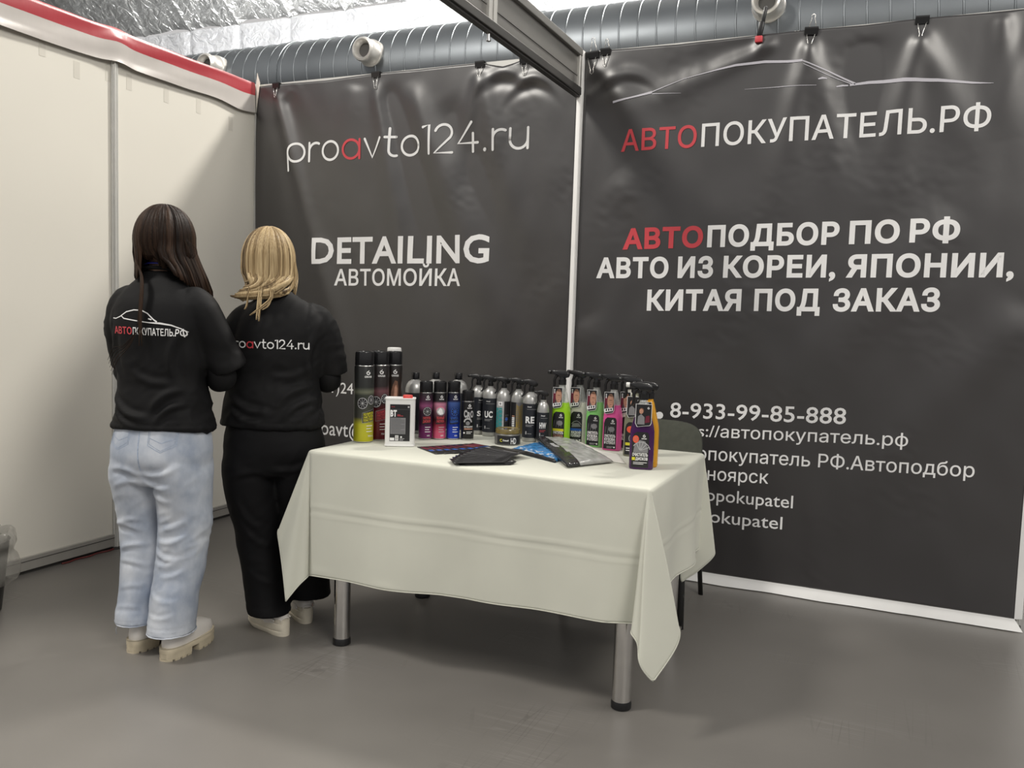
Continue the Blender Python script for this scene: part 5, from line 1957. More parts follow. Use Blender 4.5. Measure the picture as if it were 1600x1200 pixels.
def make_body(root, head, arms, hip, feet, neck_base):
    """one continuous skinned figure inside the clothes"""
    mb = MB()
    hx, hy, hz = head
    # skull and jaw
    mb.loft(rings_from([(hz - 0.118, hx, hy + 0.052, 0.010, 0.012), (hz - 0.108, hx, hy + 0.046, 0.032, 0.036), (hz - 0.075, hx, hy + 0.026, 0.050, 0.064), (hz - 0.03, hx, hy + 0.008, 0.064, 0.082), (hz + 0.02, hx, hy - 0.002, 0.071, 0.091), (hz + 0.06, hx, hy - 0.006, 0.068, 0.087), (hz + 0.09, hx, hy - 0.008, 0.050, 0.064), (hz + 0.106, hx, hy - 0.008, 0.018, 0.022)], 40))
    # face: nose, brow, lips, cheeks, ears
    mb.tube([(hx, hy + 0.086, hz + 0.012), (hx, hy + 0.096, hz - 0.010), (hx, hy + 0.107, hz - 0.032), (hx, hy + 0.092, hz - 0.040)], [0.007, 0.009, 0.012, 0.008], 12)
    for s in (-1, 1):
        mb.sphere((hx + s * 0.011, hy + 0.092, hz - 0.034), 0.0085, seg=12, ring=8)
        mb.tube([(hx + s * 0.010, hy + 0.086, hz + 0.022), (hx + s * 0.028, hy + 0.083, hz + 0.027), (hx + s * 0.046, hy + 0.068, hz + 0.020)], [0.006, 0.008, 0.006], 10)
        mb.sphere((hx + s * 0.038, hy + 0.056, hz - 0.028), (0.022, 0.023, 0.022), seg=16, ring=10)
        mb.sphere((hx + s * 0.074, hy - 0.004, hz - 0.010), (0.010, 0.018, 0.030), seg=16, ring=12)
    mb.tube([(hx - 0.022, hy + 0.078, hz - 0.062), (hx, hy + 0.088, hz - 0.058), (hx + 0.022, hy + 0.078, hz - 0.062)], [0.004, 0.007, 0.004], 10)
    mb.tube([(hx - 0.018, hy + 0.076, hz - 0.070), (hx, hy + 0.085, hz - 0.072), (hx + 0.018, hy + 0.076, hz - 0.070)], [0.004, 0.0075, 0.004], 10)
    mb.sphere((hx, hy + 0.070, hz - 0.098), (0.018, 0.016, 0.014), seg=16, ring=10)
    nx, ny, nz = neck_base
    mb.tube([(nx, ny, nz - 0.04), (nx, ny, nz + 0.01), ((nx + hx) / 2, (ny + hy) / 2 - 0.004, (nz + hz) / 2 - 0.02), (hx, hy - 0.006, hz - 0.05)], [0.072, 0.056, 0.050, 0.052], 24)
    # trunk
    px, py, pz = hip
    mb.loft(rings_from([(pz - 0.12, px, py, 0.115, 0.085), (pz, px, py - 0.006, 0.138, 0.100), (pz + 0.10, px, py, 0.118, 0.085), (pz + 0.20, (px + nx) / 2, py, 0.112, 0.080), (pz + 0.34, nx, ny, 0.132, 0.088), (pz + 0.40, nx, ny, 0.118, 0.074), (nz - 0.065, nx, ny, 0.095, 0.058), (nz - 0.03, nx, ny, 0.064, 0.050)], 40))
    for side, sh, el, wr, back in arms:
        sh, el, wr = Vector(sh), Vector(el), Vector(wr)
        sh = sh + (Vector((nx, ny, sh.z)) - sh) * 0.14 + Vector((0, 0, -0.022))
        mb.tube([sh + (Vector((nx, ny, sh.z)) - sh) * 0.35, sh, sh.lerp(el, 0.5), el], [0.040, 0.040, 0.037, 0.033], 20)
        mb.sphere(tuple(el), 0.036, seg=16, ring=12)
        mb.tube([el, el.lerp(wr, 0.3), el.lerp(wr, 0.75), wr, wr + (wr - el).normalized() * 0.012], [0.034, 0.036, 0.027, 0.022, 0.021], 18)
        add_hand(mb, wr, wr - el + Vector((0, 0, 0.02)), back, side)
    for sx, (hipx, kn, an, toe) in feet:
        a, k_, n_ = Vector(hipx), Vector(kn), Vector(an)
        mb.tube([a + Vector((0, 0, 0.06)), a, a.lerp(k_, 0.5), k_, k_.lerp(n_, 0.35), k_.lerp(n_, 0.8), n_], [0.078, 0.076, 0.062, 0.048, 0.046, 0.031, 0.027], 22)
        t_ = Vector(toe)
        h_ = Vector((n_.x, n_.y, t_.z)) - (t_ - Vector((n_.x, n_.y, t_.z))).normalized() * 0.035
        mb.tube([h_, h_.lerp(t_, 0.35), h_.lerp(t_, 0.75), t_], [0.022, 0.027, 0.027, 0.014], 16)
        mb.tube([n_, h_.lerp(t_, 0.3)], [0.027, 0.025], 14)
    me = remesh(mb.mesh(), 0.0042, 5, 0.5)
    b = put('body', me, SKIN, root, True)
    em = mat('eye_white', (0.75, 0.74, 0.72), 0.2)
    im = mat('iris_brown', (0.05, 0.025, 0.012), 0.2)
    lm = mat('lip', (0.48, 0.19, 0.17), 0.4)
    for s in (-1, 1):
        m2 = MB()
        m2.sphere((hx + s * 0.030, hy + 0.0765, hz + 0.006), (0.0135, 0.0100, 0.0068), 0, 16, 12)
        m2.sphere((hx + s * 0.0295, hy + 0.0830, hz + 0.006), (0.0056, 0.0042, 0.0054), 1, 12, 8)
        m2.build('eye', [em, im], b, True)
        m3 = MB()
        m3.tube([(hx + s * 0.012, hy + 0.0905, hz + 0.026), (hx + s * 0.029, hy + 0.0905, hz + 0.0315), (hx + s * 0.047, hy + 0.0775, hz + 0.025)], [0.0025, 0.0035, 0.0015], 8)
        m3.build('eyebrow', mat('brow_brown', (0.05, 0.03, 0.02), 0.7, var=0.1), b, True)
    m2 = MB()
    m2.tube([(hx - 0.021, hy + 0.0830, hz - 0.0635), (hx, hy + 0.0945, hz - 0.0605), (hx + 0.021, hy + 0.0830, hz - 0.0635)], [0.003, 0.0062, 0.003], 8)
    m2.tube([(hx - 0.018, hy + 0.0810, hz - 0.0700), (hx, hy + 0.0915, hz - 0.0725), (hx + 0.018, hy + 0.0810, hz - 0.0700)], [0.003, 0.0066, 0.003], 8)
    m2.build('lips', lm, b, True)
    return b


def cloth_folds(seed, amp, zs, sx=1.0):
    def f(co, n):
        a = noise.noise(Vector((co.x * 9 * sx + co.z * 5, co.y * 9, co.z * 11 + seed)))
        b = noise.noise(Vector((co.x * 20 - co.z * 14, co.y * 18, co.z * 24 + seed * 2)))
        c = noise.noise(Vector((co.x * 4, co.y * 4, co.z * 5 + seed * 3)))
        ridge = (1 - abs(b) * 2.2)
        return amp * zs(co) * (0.8 * a + 0.45 * ridge * max(0, 0.4 + c) + 0.5 * c)
    return f


def make_shirt(root, keys, sleeves, seed, amp=0.008, folds=()):
    mb = MB()
    mb.loft(rings_from(keys, 64, 60, 2.35))
    for pts, rs in sleeves:
        s = spline([(*p, r) for p, r in zip(pts, rs)], 16)
        mb.tube([q[:3] for q in s], [float(q[3]) for q in s], 32, flat=1.0)
    me = remesh(mb.mesh(), 0.0072, 5, 0.5)
    z0 = keys[0][0]
    zt = keys[-1][0]
    displace(me, cloth_folds(seed, amp, lambda co: 0.25 + 1.0 * max(0, 1 - (co.z - z0) / 0.34) + 0.5 * (abs(co.x) > 0.13), 0.8))
    def pulls(co, n):
        d = 0.0
        for x0, z0, x1, z1, w, a in folds:
            ux, uz = x1 - x0, z1 - z0
            L2 = ux * ux + uz * uz
            t = ((co.x - x0) * ux + (co.z - z0) * uz) / L2
            if -0.3 < t < 1.3:
                q = ((co.x - x0) * uz - (co.z - z0) * ux) / math.sqrt(L2) - 0.12 * math.sin(PI * min(max(t, 0), 1)) * math.sqrt(L2)
                d += a * math.exp(-((t - 0.5) / 0.45) ** 4) * (math.exp(-(q / w) ** 2) - 0.5 * math.exp(-((q + 1.8 * w) / w) ** 2))
        return d * min(1, max(0, 0.6 - n.y))
    displace(me, pulls)
    # drawn-in hem line
    displace(me, lambda co, n: -0.0022 * math.exp(-((co.z - z0 - 0.022) / 0.004) ** 2))
    return put('shirt', me, SHIRT, root, True)


def draper(o, y0=-0.5, off=0.0014):
    """projects (x, z) from behind onto the cloth"""
    me = o.data
    bv = BVHTree.FromPolygons([v.co[:] for v in me.vertices], [tuple(p.vertices) for p in me.polygons])

    def fn(u, v, h):
        loc, nr, _, _ = bv.ray_cast(Vector((u, y0, v)), Vector((0, 1, 0)), 3.0)
        if loc is None:
            near = bv.find_nearest(Vector((u, -0.05, v)))
            loc, nr = near[0], near[1]
        if nr.y > 0:
            nr = -nr
        return tuple(loc + nr * (off + h))
    return fn


def undersleeve(root, el, wr, up, m):
    el, wr, up = Vector(el), Vector(wr), Vector(up)
    mb = MB()
    q = [up, up.lerp(el, 0.6), el - (wr - el).normalized() * 0.004 + Vector((0, 0, -0.002)), el.lerp(wr, 0.25), el.lerp(wr, 0.6), el.lerp(wr, 0.93)]
    s = spline([(*p, r) for p, r in zip(q, (0.046, 0.046, 0.048, 0.046, 0.038, 0.031))], 26)
    mb.tube([p[:3] for p in s], [float(p[3]) for p in s], 28)
    me = mb.mesh()
    displace(me, cloth_folds(el.x * 10, 0.006, lambda co: 1.0, 1.6))
    return put('undersleeve', me, m, root, True)


def make_trousers(root, name, pelvis, legs, m, seed, amp, voxel=0.0075, knee=0.40, folds=()):
    mb = MB()
    mb.loft(rings_from(pelvis, 56, 26, 2.4))
    for keys in legs:
        mb.loft(rings_from(keys, 44, 46, 2.2))
    me = remesh(mb.mesh(), voxel, 4, 0.5)

    def zs(co):
        return 0.30 + 0.75 * math.exp(-((co.z - knee) / 0.10) ** 2) + 0.65 * math.exp(-((co.z - 0.64) / 0.07) ** 2) + 0.45 * math.exp(-((co.z - 0.16) / 0.09) ** 2)
    displace(me, cloth_folds(seed, amp, zs, 0.7))
    if folds:
        def fl(co, n):
            d = 0.0
            for x0, z0, x1, z1, w, a in folds:
                ux, uz = x1 - x0, z1 - z0
                L2 = ux * ux + uz * uz
                t = ((co.x - x0) * ux + (co.z - z0) * uz) / L2
                if -0.3 < t < 1.3:
                    bow = 0.10 * math.sin(PI * min(max(t, 0), 1)) * math.sqrt(L2)
                    q = ((co.x - x0) * uz - (co.z - z0) * ux) / math.sqrt(L2) - bow
                    env = math.exp(-((t - 0.45) / 0.42) ** 4)
                    d += a * env * (math.exp(-(q / w) ** 2) - 0.6 * math.exp(-((q + 1.7 * w) / w) ** 2))
            return 0.62 * d * min(1, max(0, 0.55 - n.y))
        displace(me, fl)
    for k in legs:
        zb = k[0][0]
        displace(me, lambda co, n: -0.0016 * math.exp(-((co.z - zb - 0.014) / 0.003) ** 2) * (abs(n.z) < 0.6))
    return put(name, me, m, root, True)


def shoe_outline(L, w0, w1, n=64, grow=0.0):
    """plan outline, heel at y=0, toe at y=L: heel half width w0, ball half width w1"""
    out = []
    for j in range(n):
        a = 2 * PI * j / n
        c, s = math.cos(a), math.sin(a)
        y = L / 2 + (L / 2 + grow) * math.copysign(abs(s) ** 0.85, s)
        t = (y + grow) / (L + 2 * grow)
        w = float(np.interp(t, [0, 0.12, 0.38, 0.7, 1.0], [w0, w0, w0 * 0.93, w1, w1 * 0.88])) + grow
        out.append((w * math.copysign(abs(c) ** 0.8, c), y))
    return out


def chunky_boot(root, heel, ang, flip=1):
    """lug-soled ankle boot; heel = floor point under the back of the heel"""
    L = 0.245
    up = MB()
    rings = []
    for z, y0, y1, w, e in ((0.036, 0.004, L - 0.004, 0.041, 2.6), (0.055, 0.002, L + 0.000, 0.0425, 2.6), (0.072, 0.004, L - 0.008, 0.0415, 2.5), (0.086, 0.008, L - 0.040, 0.040, 2.4), (0.098, 0.010, L - 0.082, 0.0385, 2.3), (0.112, 0.012, L - 0.112, 0.0375, 2.2), (0.14, 0.012, L - 0.125, 0.039, 2.2), (0.175, 0.010, L - 0.128, 0.040, 2.2)):
        rings.append(ell(0, (y0 + y1) / 2, z, w, (y1 - y0) / 2, 48, e))
    up.loft(rings)
    b = up.build('boot', LEATHER, root, 60)
    b.location = (*heel, 0)
    b.rotation_euler = (0, 0, ang)
    so = MB()
    o1 = shoe_outline(L, 0.043, 0.048, 72, 0.006)
    lo = [(x, y, 0.026) for x, y in o1]
    so.loft([lo, [(x * 1.01, y, 0.031) for x, y in o1], [(x * 1.01, y, 0.040) for x, y in o1], [(x * 0.975, (y - L / 2) * 0.985 + L / 2, 0.044) for x, y in o1]])

    right = sorted([(y, x) for x, y in o1 if x >= 0])

    def slab(y0, y1, z0, z1, k=0.985):
        y0, y1 = max(y0, right[0][0] + 0.001), min(y1, right[-1][0] - 0.001)
        yy = [y0 + (y1 - y0) * i / 12 for i in range(13)]
        hw = [k * float(np.interp(y, [q[0] for q in right], [q[1] for q in right])) for y in yy]
        clip = [(w_, y) for w_, y in zip(hw, yy)] + [(-w_, y) for w_, y in zip(hw[::-1], yy[::-1])]
        so.loft([[(x * 0.98, y, z0) for x, y in clip], [(x, y, z1) for x, y in clip]])
    slab(-0.01, 0.088, 0.006, 0.029)
    slab(0.122, L + 0.01, 0.006, 0.029)
    for k in range(4):
        slab(-0.01 + 0.026 * k, 0.008 + 0.026 * k, 0.0, 0.008, 0.985)
    for k in range(5):
        slab(0.124 + 0.0265 * k, 0.142 + 0.0265 * k, 0.0, 0.008, 0.985)
    so.build('sole', SOLE_W, b, 30, label='thick cream lugged sole')
    mb = MB()
    for s in (-1, 1):
        mb.loft([[(s * (0.0375 + t), 0.085 + 0.030 * q * math.cos(a), 0.118 + 0.032 * math.sin(a)) for a in [2 * PI * j / 20 for j in range(20)]] for t, q in ((-0.004, 1.0), (0.0035, 1.0))])
    mb.build('elastic_gusset', GUSSET, b, 40)
    # welt stitching
    MB().tube([(x * 0.99, y, 0.0445) for x, y in o1] + [(o1[0][0] * 0.99, o1[0][1], 0.0445)], 0.0012, 6).build('welt', STITCHED, b, True)
    return b




def chunky_sneaker(root, heel, ang):
    L = 0.235
    up = MB()
    rings = []
    for z, y0, y1, w in ((0.028, 0.006, L - 0.006, 0.036), (0.048, 0.006, L - 0.004, 0.0385), (0.064, 0.010, L - 0.014, 0.038), (0.074, 0.010, L - 0.055, 0.0365), (0.083, 0.016, L - 0.085, 0.033), (0.088, 0.022, L - 0.10, 0.028)):
        rings.append(ell(0, (y0 + y1) / 2, z, w, (y1 - y0) / 2, 48, 2.4))
    up.loft(rings)
    b = up.build('sneaker', LEATHER, root, 60)
    b.location = (*heel, 0)
    b.rotation_euler = (0, 0, ang)
    so = MB()
    o1 = shoe_outline(L, 0.038, 0.043, 72, 0.0)
    rr = []
    for z, k in ((0.0, 0.92), (0.004, 0.99), (0.012, 1.05), (0.0165, 1.04), (0.019, 0.93), (0.022, 1.03), (0.030, 1.06), (0.0345, 1.03), (0.037, 0.93), (0.040, 1.0), (0.047, 1.01), (0.052, 0.94)):
        rr.append([(x * k, (y - L / 2) * k + L / 2 + (0.006 if y < L * 0.3 else 0) * (k - 1) * 20, z + 0.012 * max(0, (y - L * 0.75) / L) + (0.010 if y < L * 0.45 and z > 0.03 else 0)) for x, y in o1])
    so.loft(rr)
    so.build('sole', SOLE_S, b, 30, label='chunky cream ridged sole')
    ov = MB()
    for s in (-1, 1):
        ov.tube([(s * 0.0345, 0.03, 0.058), (s * 0.0365, 0.07, 0.068), (s * 0.0365, 0.12, 0.062), (s * 0.035, 0.17, 0.054)], [0.003, 0.005, 0.005, 0.003], 8)
    ov.tube([(-0.020, 0.013, 0.056), (-0.010, 0.008, 0.068), (0.0, 0.007, 0.070), (0.010, 0.008, 0.068), (0.020, 0.013, 0.056)], 0.003, 8)
    ov.build('overlay', LEATHER, b, True)
    return b


def hair_clump(mb, pts, w, ctr, flat=0.42, taper=0.25, n=7, mid=18):
    s = spline(pts, mid)
    m = len(s)
    rs = [w * (taper + (1 - taper) * min(1, 4.0 * i / m) * min(1.0, (m - i) / (m * 0.35)) ** 0.7) for i in range(m)]

    def nrm(p):
        q = Vector((p.x - ctr[0], p.y - ctr[1], 0.6 * max(0, p.z - ctr[2])))
        return q if q.length > 1e-4 else Vector((0, -1, 0))
    mb.tube([tuple(q) for q in s], rs, n, flat=flat, nrm=nrm)


def skull_path(c, a, b, cc, phi, p0, p1, n, jitter=0.0):
    """points over the skull from polar angle p0 to p1 in direction phi (0 = back, + = right)"""
    out = []
    for i in range(n):
        q = p0 + (p1 - p0) * i / (n - 1)
        out.append((c[0] + a * math.sin(q) * math.sin(phi), c[1] - b * math.sin(q) * math.cos(phi), c[2] + cc * math.cos(q)))
    return out


def scalp(mb, c, a, b, cc, phi_max=118, zbot=-0.11, k=0.93):
    """under-layer closing the hair over the skull and down the back"""
    n, m = 60, 26
    rows = []
    for i in range(m + 1):
        q = rad(100) * min(1, i / (m * 0.72))
        dz = 0 if i <= m * 0.72 else (i - m * 0.72) / (m * 0.28) * (zbot - cc * math.cos(rad(100)) * k)
        row = []
        for j in range(n + 1):
            ph = rad(-phi_max + 2 * phi_max * j / n)
            row.append((c[0] + a * k * math.sin(q) * math.sin(ph), c[1] - b * k * math.sin(q) * math.cos(ph), c[2] + cc * k * math.cos(q) + dz))
        rows.append(row)
    inner = [[(c[0] + (p[0] - c[0]) * 0.90, c[1] + (p[1] - c[1]) * 0.90, c[2] + (p[2] - c[2]) * (0.94 if p[2] > c[2] else 1.0)) for p in r] for r in rows]
    v = [p for r in rows for p in r] + [p for r in inner for p in r]
    w = n + 1
    off = len(rows) * w
    f = []
    for i in range(m):
        for j in range(n):
            f.append((i * w + j, i * w + j + 1, (i + 1) * w + j + 1, (i + 1) * w + j))
            f.append((off + i * w + j, off + (i + 1) * w + j, off + (i + 1) * w + j + 1, off + i * w + j + 1))
    for i in range(m):
        f.append((i * w, (i + 1) * w, off + (i + 1) * w, off + i * w))
        f.append((i * w + n, off + i * w + n, off + (i + 1) * w + n, (i + 1) * w + n))
    for j in range(n):
        f.append((m * w + j, m * w + j + 1, off + m * w + j + 1, off + m * w + j))
    mb.add(v, f)


# ---------- person with long brown hair, light jeans and white boots
P1 = empty('person', (1.155, -1.795, 0), rad(12), label='person with long brown hair in black shirt, light blue jeans and white boots, back turned', cat='person')
HEAD1 = (0.0, 0.022, 1.412)
arms1 = [(1, (0.142, -0.005, 1.228), (0.184, 0.062, 0.962), (0.010, 0.178, 1.060), (0.1, 0.3, 0.9)),
         (-1, (-0.142, -0.005, 1.228), (-0.172, 0.062, 0.962), (-0.060, 0.215, 0.970), (-0.3, 0.2, 0.9))]
lf1, rf1 = (-0.078, -0.070), (0.072, -0.100)
make_body(P1, HEAD1, arms1, (0.0, 0.0, 0.79), [(-1, ((-0.078, 0.0, 0.70), (-0.076, 0.012, 0.42), (-0.070, -0.010, 0.12), (-0.046, 0.09, 0.066))), (1, ((0.078, 0.0, 0.70), (0.076, 0.008, 0.42), (0.075, -0.040, 0.12), (0.082, 0.065, 0.066)))], (0.0, -0.004, 1.275))
shirt1 = make_shirt(P1, [(0.786, 0.002, -0.004, 0.170, 0.128), (0.812, 0.002, -0.004, 0.168, 0.126), (0.87, 0.002, -0.002, 0.160, 0.120), (0.95, 0.0, 0.0, 0.152, 0.114), (1.05, 0.0, -0.002, 0.158, 0.116), (1.14, 0.0, -0.006, 0.166, 0.116), (1.205, 0.0, -0.008, 0.160, 0.104), (1.25, 0.0, -0.006, 0.132, 0.086), (1.285, 0.0, -0.004, 0.094, 0.070), (1.305, 0.0, 0.0, 0.066, 0.060), (1.322, 0.0, 0.002, 0.058, 0.056)],
                    [([(0.085, -0.006, 1.232), (0.130, -0.004, 1.205), (0.162, 0.018, 1.130), (0.186, 0.052, 1.045), (0.200, 0.072, 0.992)], [0.048, 0.062, 0.066, 0.067, 0.068]),
                     ([(-0.085, -0.006, 1.232), (-0.130, -0.004, 1.205), (-0.158, 0.014, 1.130), (-0.172, 0.046, 1.045), (-0.178, 0.066, 0.992)], [0.048, 0.060, 0.062, 0.060, 0.060])], 3.0, 0.011,
                    folds=((-0.13, 0.90, 0.02, 0.83, 0.012, 0.012), (-0.12, 0.86, -0.02, 0.80, 0.010, 0.010), (0.13, 0.93, 0.03, 0.85, 0.013, 0.011), (0.14, 0.88, 0.05, 0.82, 0.010, 0.009), (0.13, 1.13, 0.10, 0.95, 0.013, 0.010), (-0.12, 1.12, -0.10, 0.96, 0.012, 0.008), (-0.05, 0.99, 0.10, 0.95, 0.012, 0.006)))
for side, sh, el, wr, bk in arms1:
    undersleeve(P1, el, wr, Vector(sh).lerp(Vector(el), 0.45), SHIRT)
# collar rib and the blue band that shows above it
MB().tube([(0.0595 * math.cos(2 * PI * j / 40), 0.001 + 0.0575 * math.sin(2 * PI * j / 40), 1.3205 + 0.010 * math.sin(2 * PI * j / 40 + PI)) for j in range(41)], 0.0065, 10).build('collar', SHIRT, shirt1, True)
MB().tube([(0.0555 * math.cos(2 * PI * j / 40), -0.001 + 0.0555 * math.sin(2 * PI * j / 40), 1.336 + 0.010 * math.sin(2 * PI * j / 40 + PI)) for j in range(41)], 0.0062, 10, flat=0.35).build('lanyard', BLUE_BAND, P1, True, label='blue neck band')
dr1 = draper(shirt1)
g = G()
g.text('АВТО', -0.112, 1.108, 0.0215, -0.034, 1.107, 1, 0.02)
g.text('ПОКУПАТЕЛЬ.РФ', -0.030, 1.107, 0.0215, 0.140, 1.105, 0, 0.02)
me = g.mesh(dr1, cut=(0.008, 0.008), gap=0.0)
put('lettering', me, RW, shirt1, True, label='small red and white Russian web address on the back')
g = G()
g.stroke([(-0.122, 1.158), (-0.105, 1.157), (-0.085, 1.164), (-0.060, 1.180), (-0.030, 1.187), (0.0, 1.186), (0.022, 1.177), (0.044, 1.158), (0.056, 1.150)], [0.003, 0.003, 0.003, 0.0035, 0.0035, 0.0035, 0.0035, 0.004, 0.005], 0, ends=False)
g.stroke([(-0.080, 1.166), (-0.068, 1.158), (-0.02, 1.152), (0.03, 1.147), (0.066, 1.146), (0.10, 1.141), (0.128, 1.130), (0.142, 1.120)], [0.003, 0.0035, 0.0035, 0.003, 0.006, 0.0045, 0.003, 0.002], 0, ends=False)
g.stroke([(0.026, 1.160), (0.038, 1.157)], [0.004, 0.004], 0, ends=False)
me = g.mesh(dr1, cut=(0.008, 0.008), gap=0.0)
put('car_outline', me, [WHITE_INK], shirt1, True, label='white outline of a car on the back')
jeans1 = make_trousers(P1, 'jeans', [(0.60, 0.0, 0.0, 0.128, 0.108), (0.645, 0.0, -0.006, 0.160, 0.122), (0.70, 0.0, -0.010, 0.170, 0.128), (0.76, 0.0, -0.006, 0.164, 0.122), (0.83, 0.0, 0.0, 0.145, 0.108)],
                       [[(0.106, -0.076, -0.030, 0.068, 0.082), (0.20, -0.078, -0.020, 0.066, 0.078), (0.30, -0.080, -0.004, 0.067, 0.078), (0.42, -0.084, 0.006, 0.071, 0.082), (0.52, -0.086, 0.0, 0.078, 0.094), (0.62, -0.086, -0.006, 0.084, 0.112), (0.68, -0.082, -0.008, 0.080, 0.114)],
                        [(0.092, 0.070, -0.056, 0.076, 0.086), (0.20, 0.072, -0.040, 0.077, 0.084), (0.30, 0.076, -0.016, 0.079, 0.084), (0.42, 0.080, 0.002, 0.082, 0.088), (0.52, 0.084, 0.0, 0.084, 0.098), (0.62, 0.086, -0.006, 0.086, 0.114), (0.68, 0.082, -0.008, 0.082, 0.116)]], DENIM, 5.0, 0.0105, 0.0062,
                       folds=((0.01, 0.640, 0.13, 0.672, 0.010, 0.010), (0.005, 0.615, 0.11, 0.600, 0.009, 0.008), (-0.01, 0.640, -0.13, 0.650, 0.010, 0.010), (-0.01, 0.612, -0.12, 0.585, 0.010, 0.008), (0.0, 0.585, 0.10, 0.55, 0.010, 0.006),
                              (0.03, 0.405, 0.15, 0.440, 0.009, 0.010), (0.02, 0.370, 0.13, 0.352, 0.009, 0.009), (0.06, 0.45, 0.15, 0.50, 0.010, 0.008), (0.015, 0.330, 0.12, 0.345, 0.008, 0.006), (0.05, 0.29, 0.14, 0.32, 0.008, 0.006),
                              (-0.03, 0.430, -0.15, 0.455, 0.010, 0.010), (-0.02, 0.385, -0.13, 0.360, 0.009, 0.010), (-0.03, 0.475, -0.14, 0.445, 0.009, 0.007), (-0.02, 0.31, -0.13, 0.325, 0.008, 0.006), (-0.03, 0.245, -0.12, 0.225, 0.008, 0.004),
                              (0.02, 0.235, 0.13, 0.215, 0.008, 0.004), (0.02, 0.16, 0.13, 0.175, 0.007, 0.004), (-0.03, 0.17, -0.13, 0.16, 0.007, 0.004)))
drj = draper(jeans1, off=0.0006)
# pockets, centre and side seams of the jeans
for cx_ in (-0.088, 0.074):
    g = G()
    o_ = [(cx_ - 0.046, 0.800), (cx_ - 0.044, 0.742), (cx_, 0.720), (cx_ + 0.044, 0.742), (cx_ + 0.046, 0.800)]
    g.stroke(o_, 0.0022, 0, ends=False)
    g.stroke([(a + (cx_ - a) * 0.10, b + 0.005) for a, b in o_], 0.0016, 0, ends=False)
    g.stroke([(cx_ - 0.040, 0.766), (cx_, 0.750), (cx_ + 0.040, 0.766)], 0.0016, 0, ends=False)
    put('back_pocket', g.mesh(drj, cut=(0.008, 0.008), gap=0), [STITCH], jeans1, True, label='stitched back pocket')
g = G()
g.stroke([(-0.006, 0.79), (-0.004, 0.74), (0.0, 0.69), (0.002, 0.655)], 0.004, 0, ends=False)
put('seam', g.mesh(drj, cut=(0.006, 0.006), gap=0), [STITCH], jeans1, True)
mb = MB()
for (hx_, hy_), zb, rx_, ry_ in (((-0.076, -0.030), 0.107, 0.0685, 0.0825), ((0.070, -0.056), 0.093, 0.0765, 0.0865)):
    random.seed(3)
    mb2 = [(hx_ + rx_ * math.cos(2 * PI * j / 40), hy_ + ry_ * math.sin(2 * PI * j / 40), zb + random.uniform(-0.001, 0.001)) for j in range(41)]
    MB().tube(mb2, 0.0022, 6).build('frayed_hem', DENIM, jeans1, True)
MB().tube([(-0.118, -0.085, 0.108), (-0.121, -0.092, 0.088), (-0.117, -0.094, 0.072)], 0.0009, 5).build('loose_thread', DENIM, jeans1, True)
chunky_boot(P1, lf1, rad(-6))
chunky_boot(P1, rf1, rad(-4))
# hair: parted on top, falling straight; short gap over the nape, long on both sides
random.seed(21)
C1, A1, B1, H1 = (0.0, 0.010, 1.424), 0.092, 0.104, 0.120
mb = MB()
scalp(mb, C1, A1, B1, H1, 120, -0.056, 0.93)
for i in range(480):
    phi = rad(random.uniform(-128, 128))
    d = math.degrees(phi)
    lay = random.uniform(0.97, 1.035)
    top = skull_path(C1, A1 * lay, B1 * lay, H1 * lay, phi, rad(random.uniform(3, 26)), rad(97), 8)
    top = [(x - 0.004 * (1 - abs(math.sin(phi))), y, z) for x, y, z in top]
    x, y, z = top[-1]
    ox, oy = math.sin(phi), -math.cos(phi)
    r_ = random.random()
    if d > 30:       # right side: long, flares out over the shoulder and comes forward
        f_ = (d - 30) / 98
        ze = 1.318 - 0.070 * min(1, f_ * 2.2) - 0.012 * r_
        pts = top + [(x + 0.008 * ox, y + 0.010 * oy, 1.372), (x + 0.022 + 0.010 * r_, y + 0.004 + 0.02 * f_, 0.5 * (1.372 + ze)), (x + 0.040 + 0.010 * r_ - 0.012 * f_, y + 0.006 + 0.05 * f_, ze)]
        if f_ > 0.5:
            pts += [(x + 0.030 - 0.02 * f_, y + 0.085, 1.20 - 0.05 * r_)]
    elif d > -14:    # nape: tapers off just above the collar
        ze = 1.364 - 0.030 * (d > 16) * r_ - 0.010 * r_
        pts = top + [(x * 0.96 + 0.003, y + 0.006, 1.385), (x * 0.9 + (0.02 if d > 8 else 0.004) * r_, y + 0.018, ze)]
    elif d > -50:    # back left
        ze = 1.31 - 0.02 * r_
        pts = top + [(x * 0.98, y + 0.004, 1.37), (x * 0.93 - 0.004, y + 0.006, 1.335), (x * 0.92 - 0.006 * r_, y + 0.002, ze)]
    else:            # left side, over the shoulder to the front
        f_ = (-d - 50) / 78
        pts = top + [(x, y, 1.37), (x + 0.006, y + 0.004, 1.33), (x - 0.002, y + 0.012 + 0.03 * f_, 1.29), (x - 0.004, y + 0.05 + 0.05 * f_, 1.23 - 0.05 * r_)]
    hair_clump(mb, pts, random.uniform(0.004, 0.0095), C1)
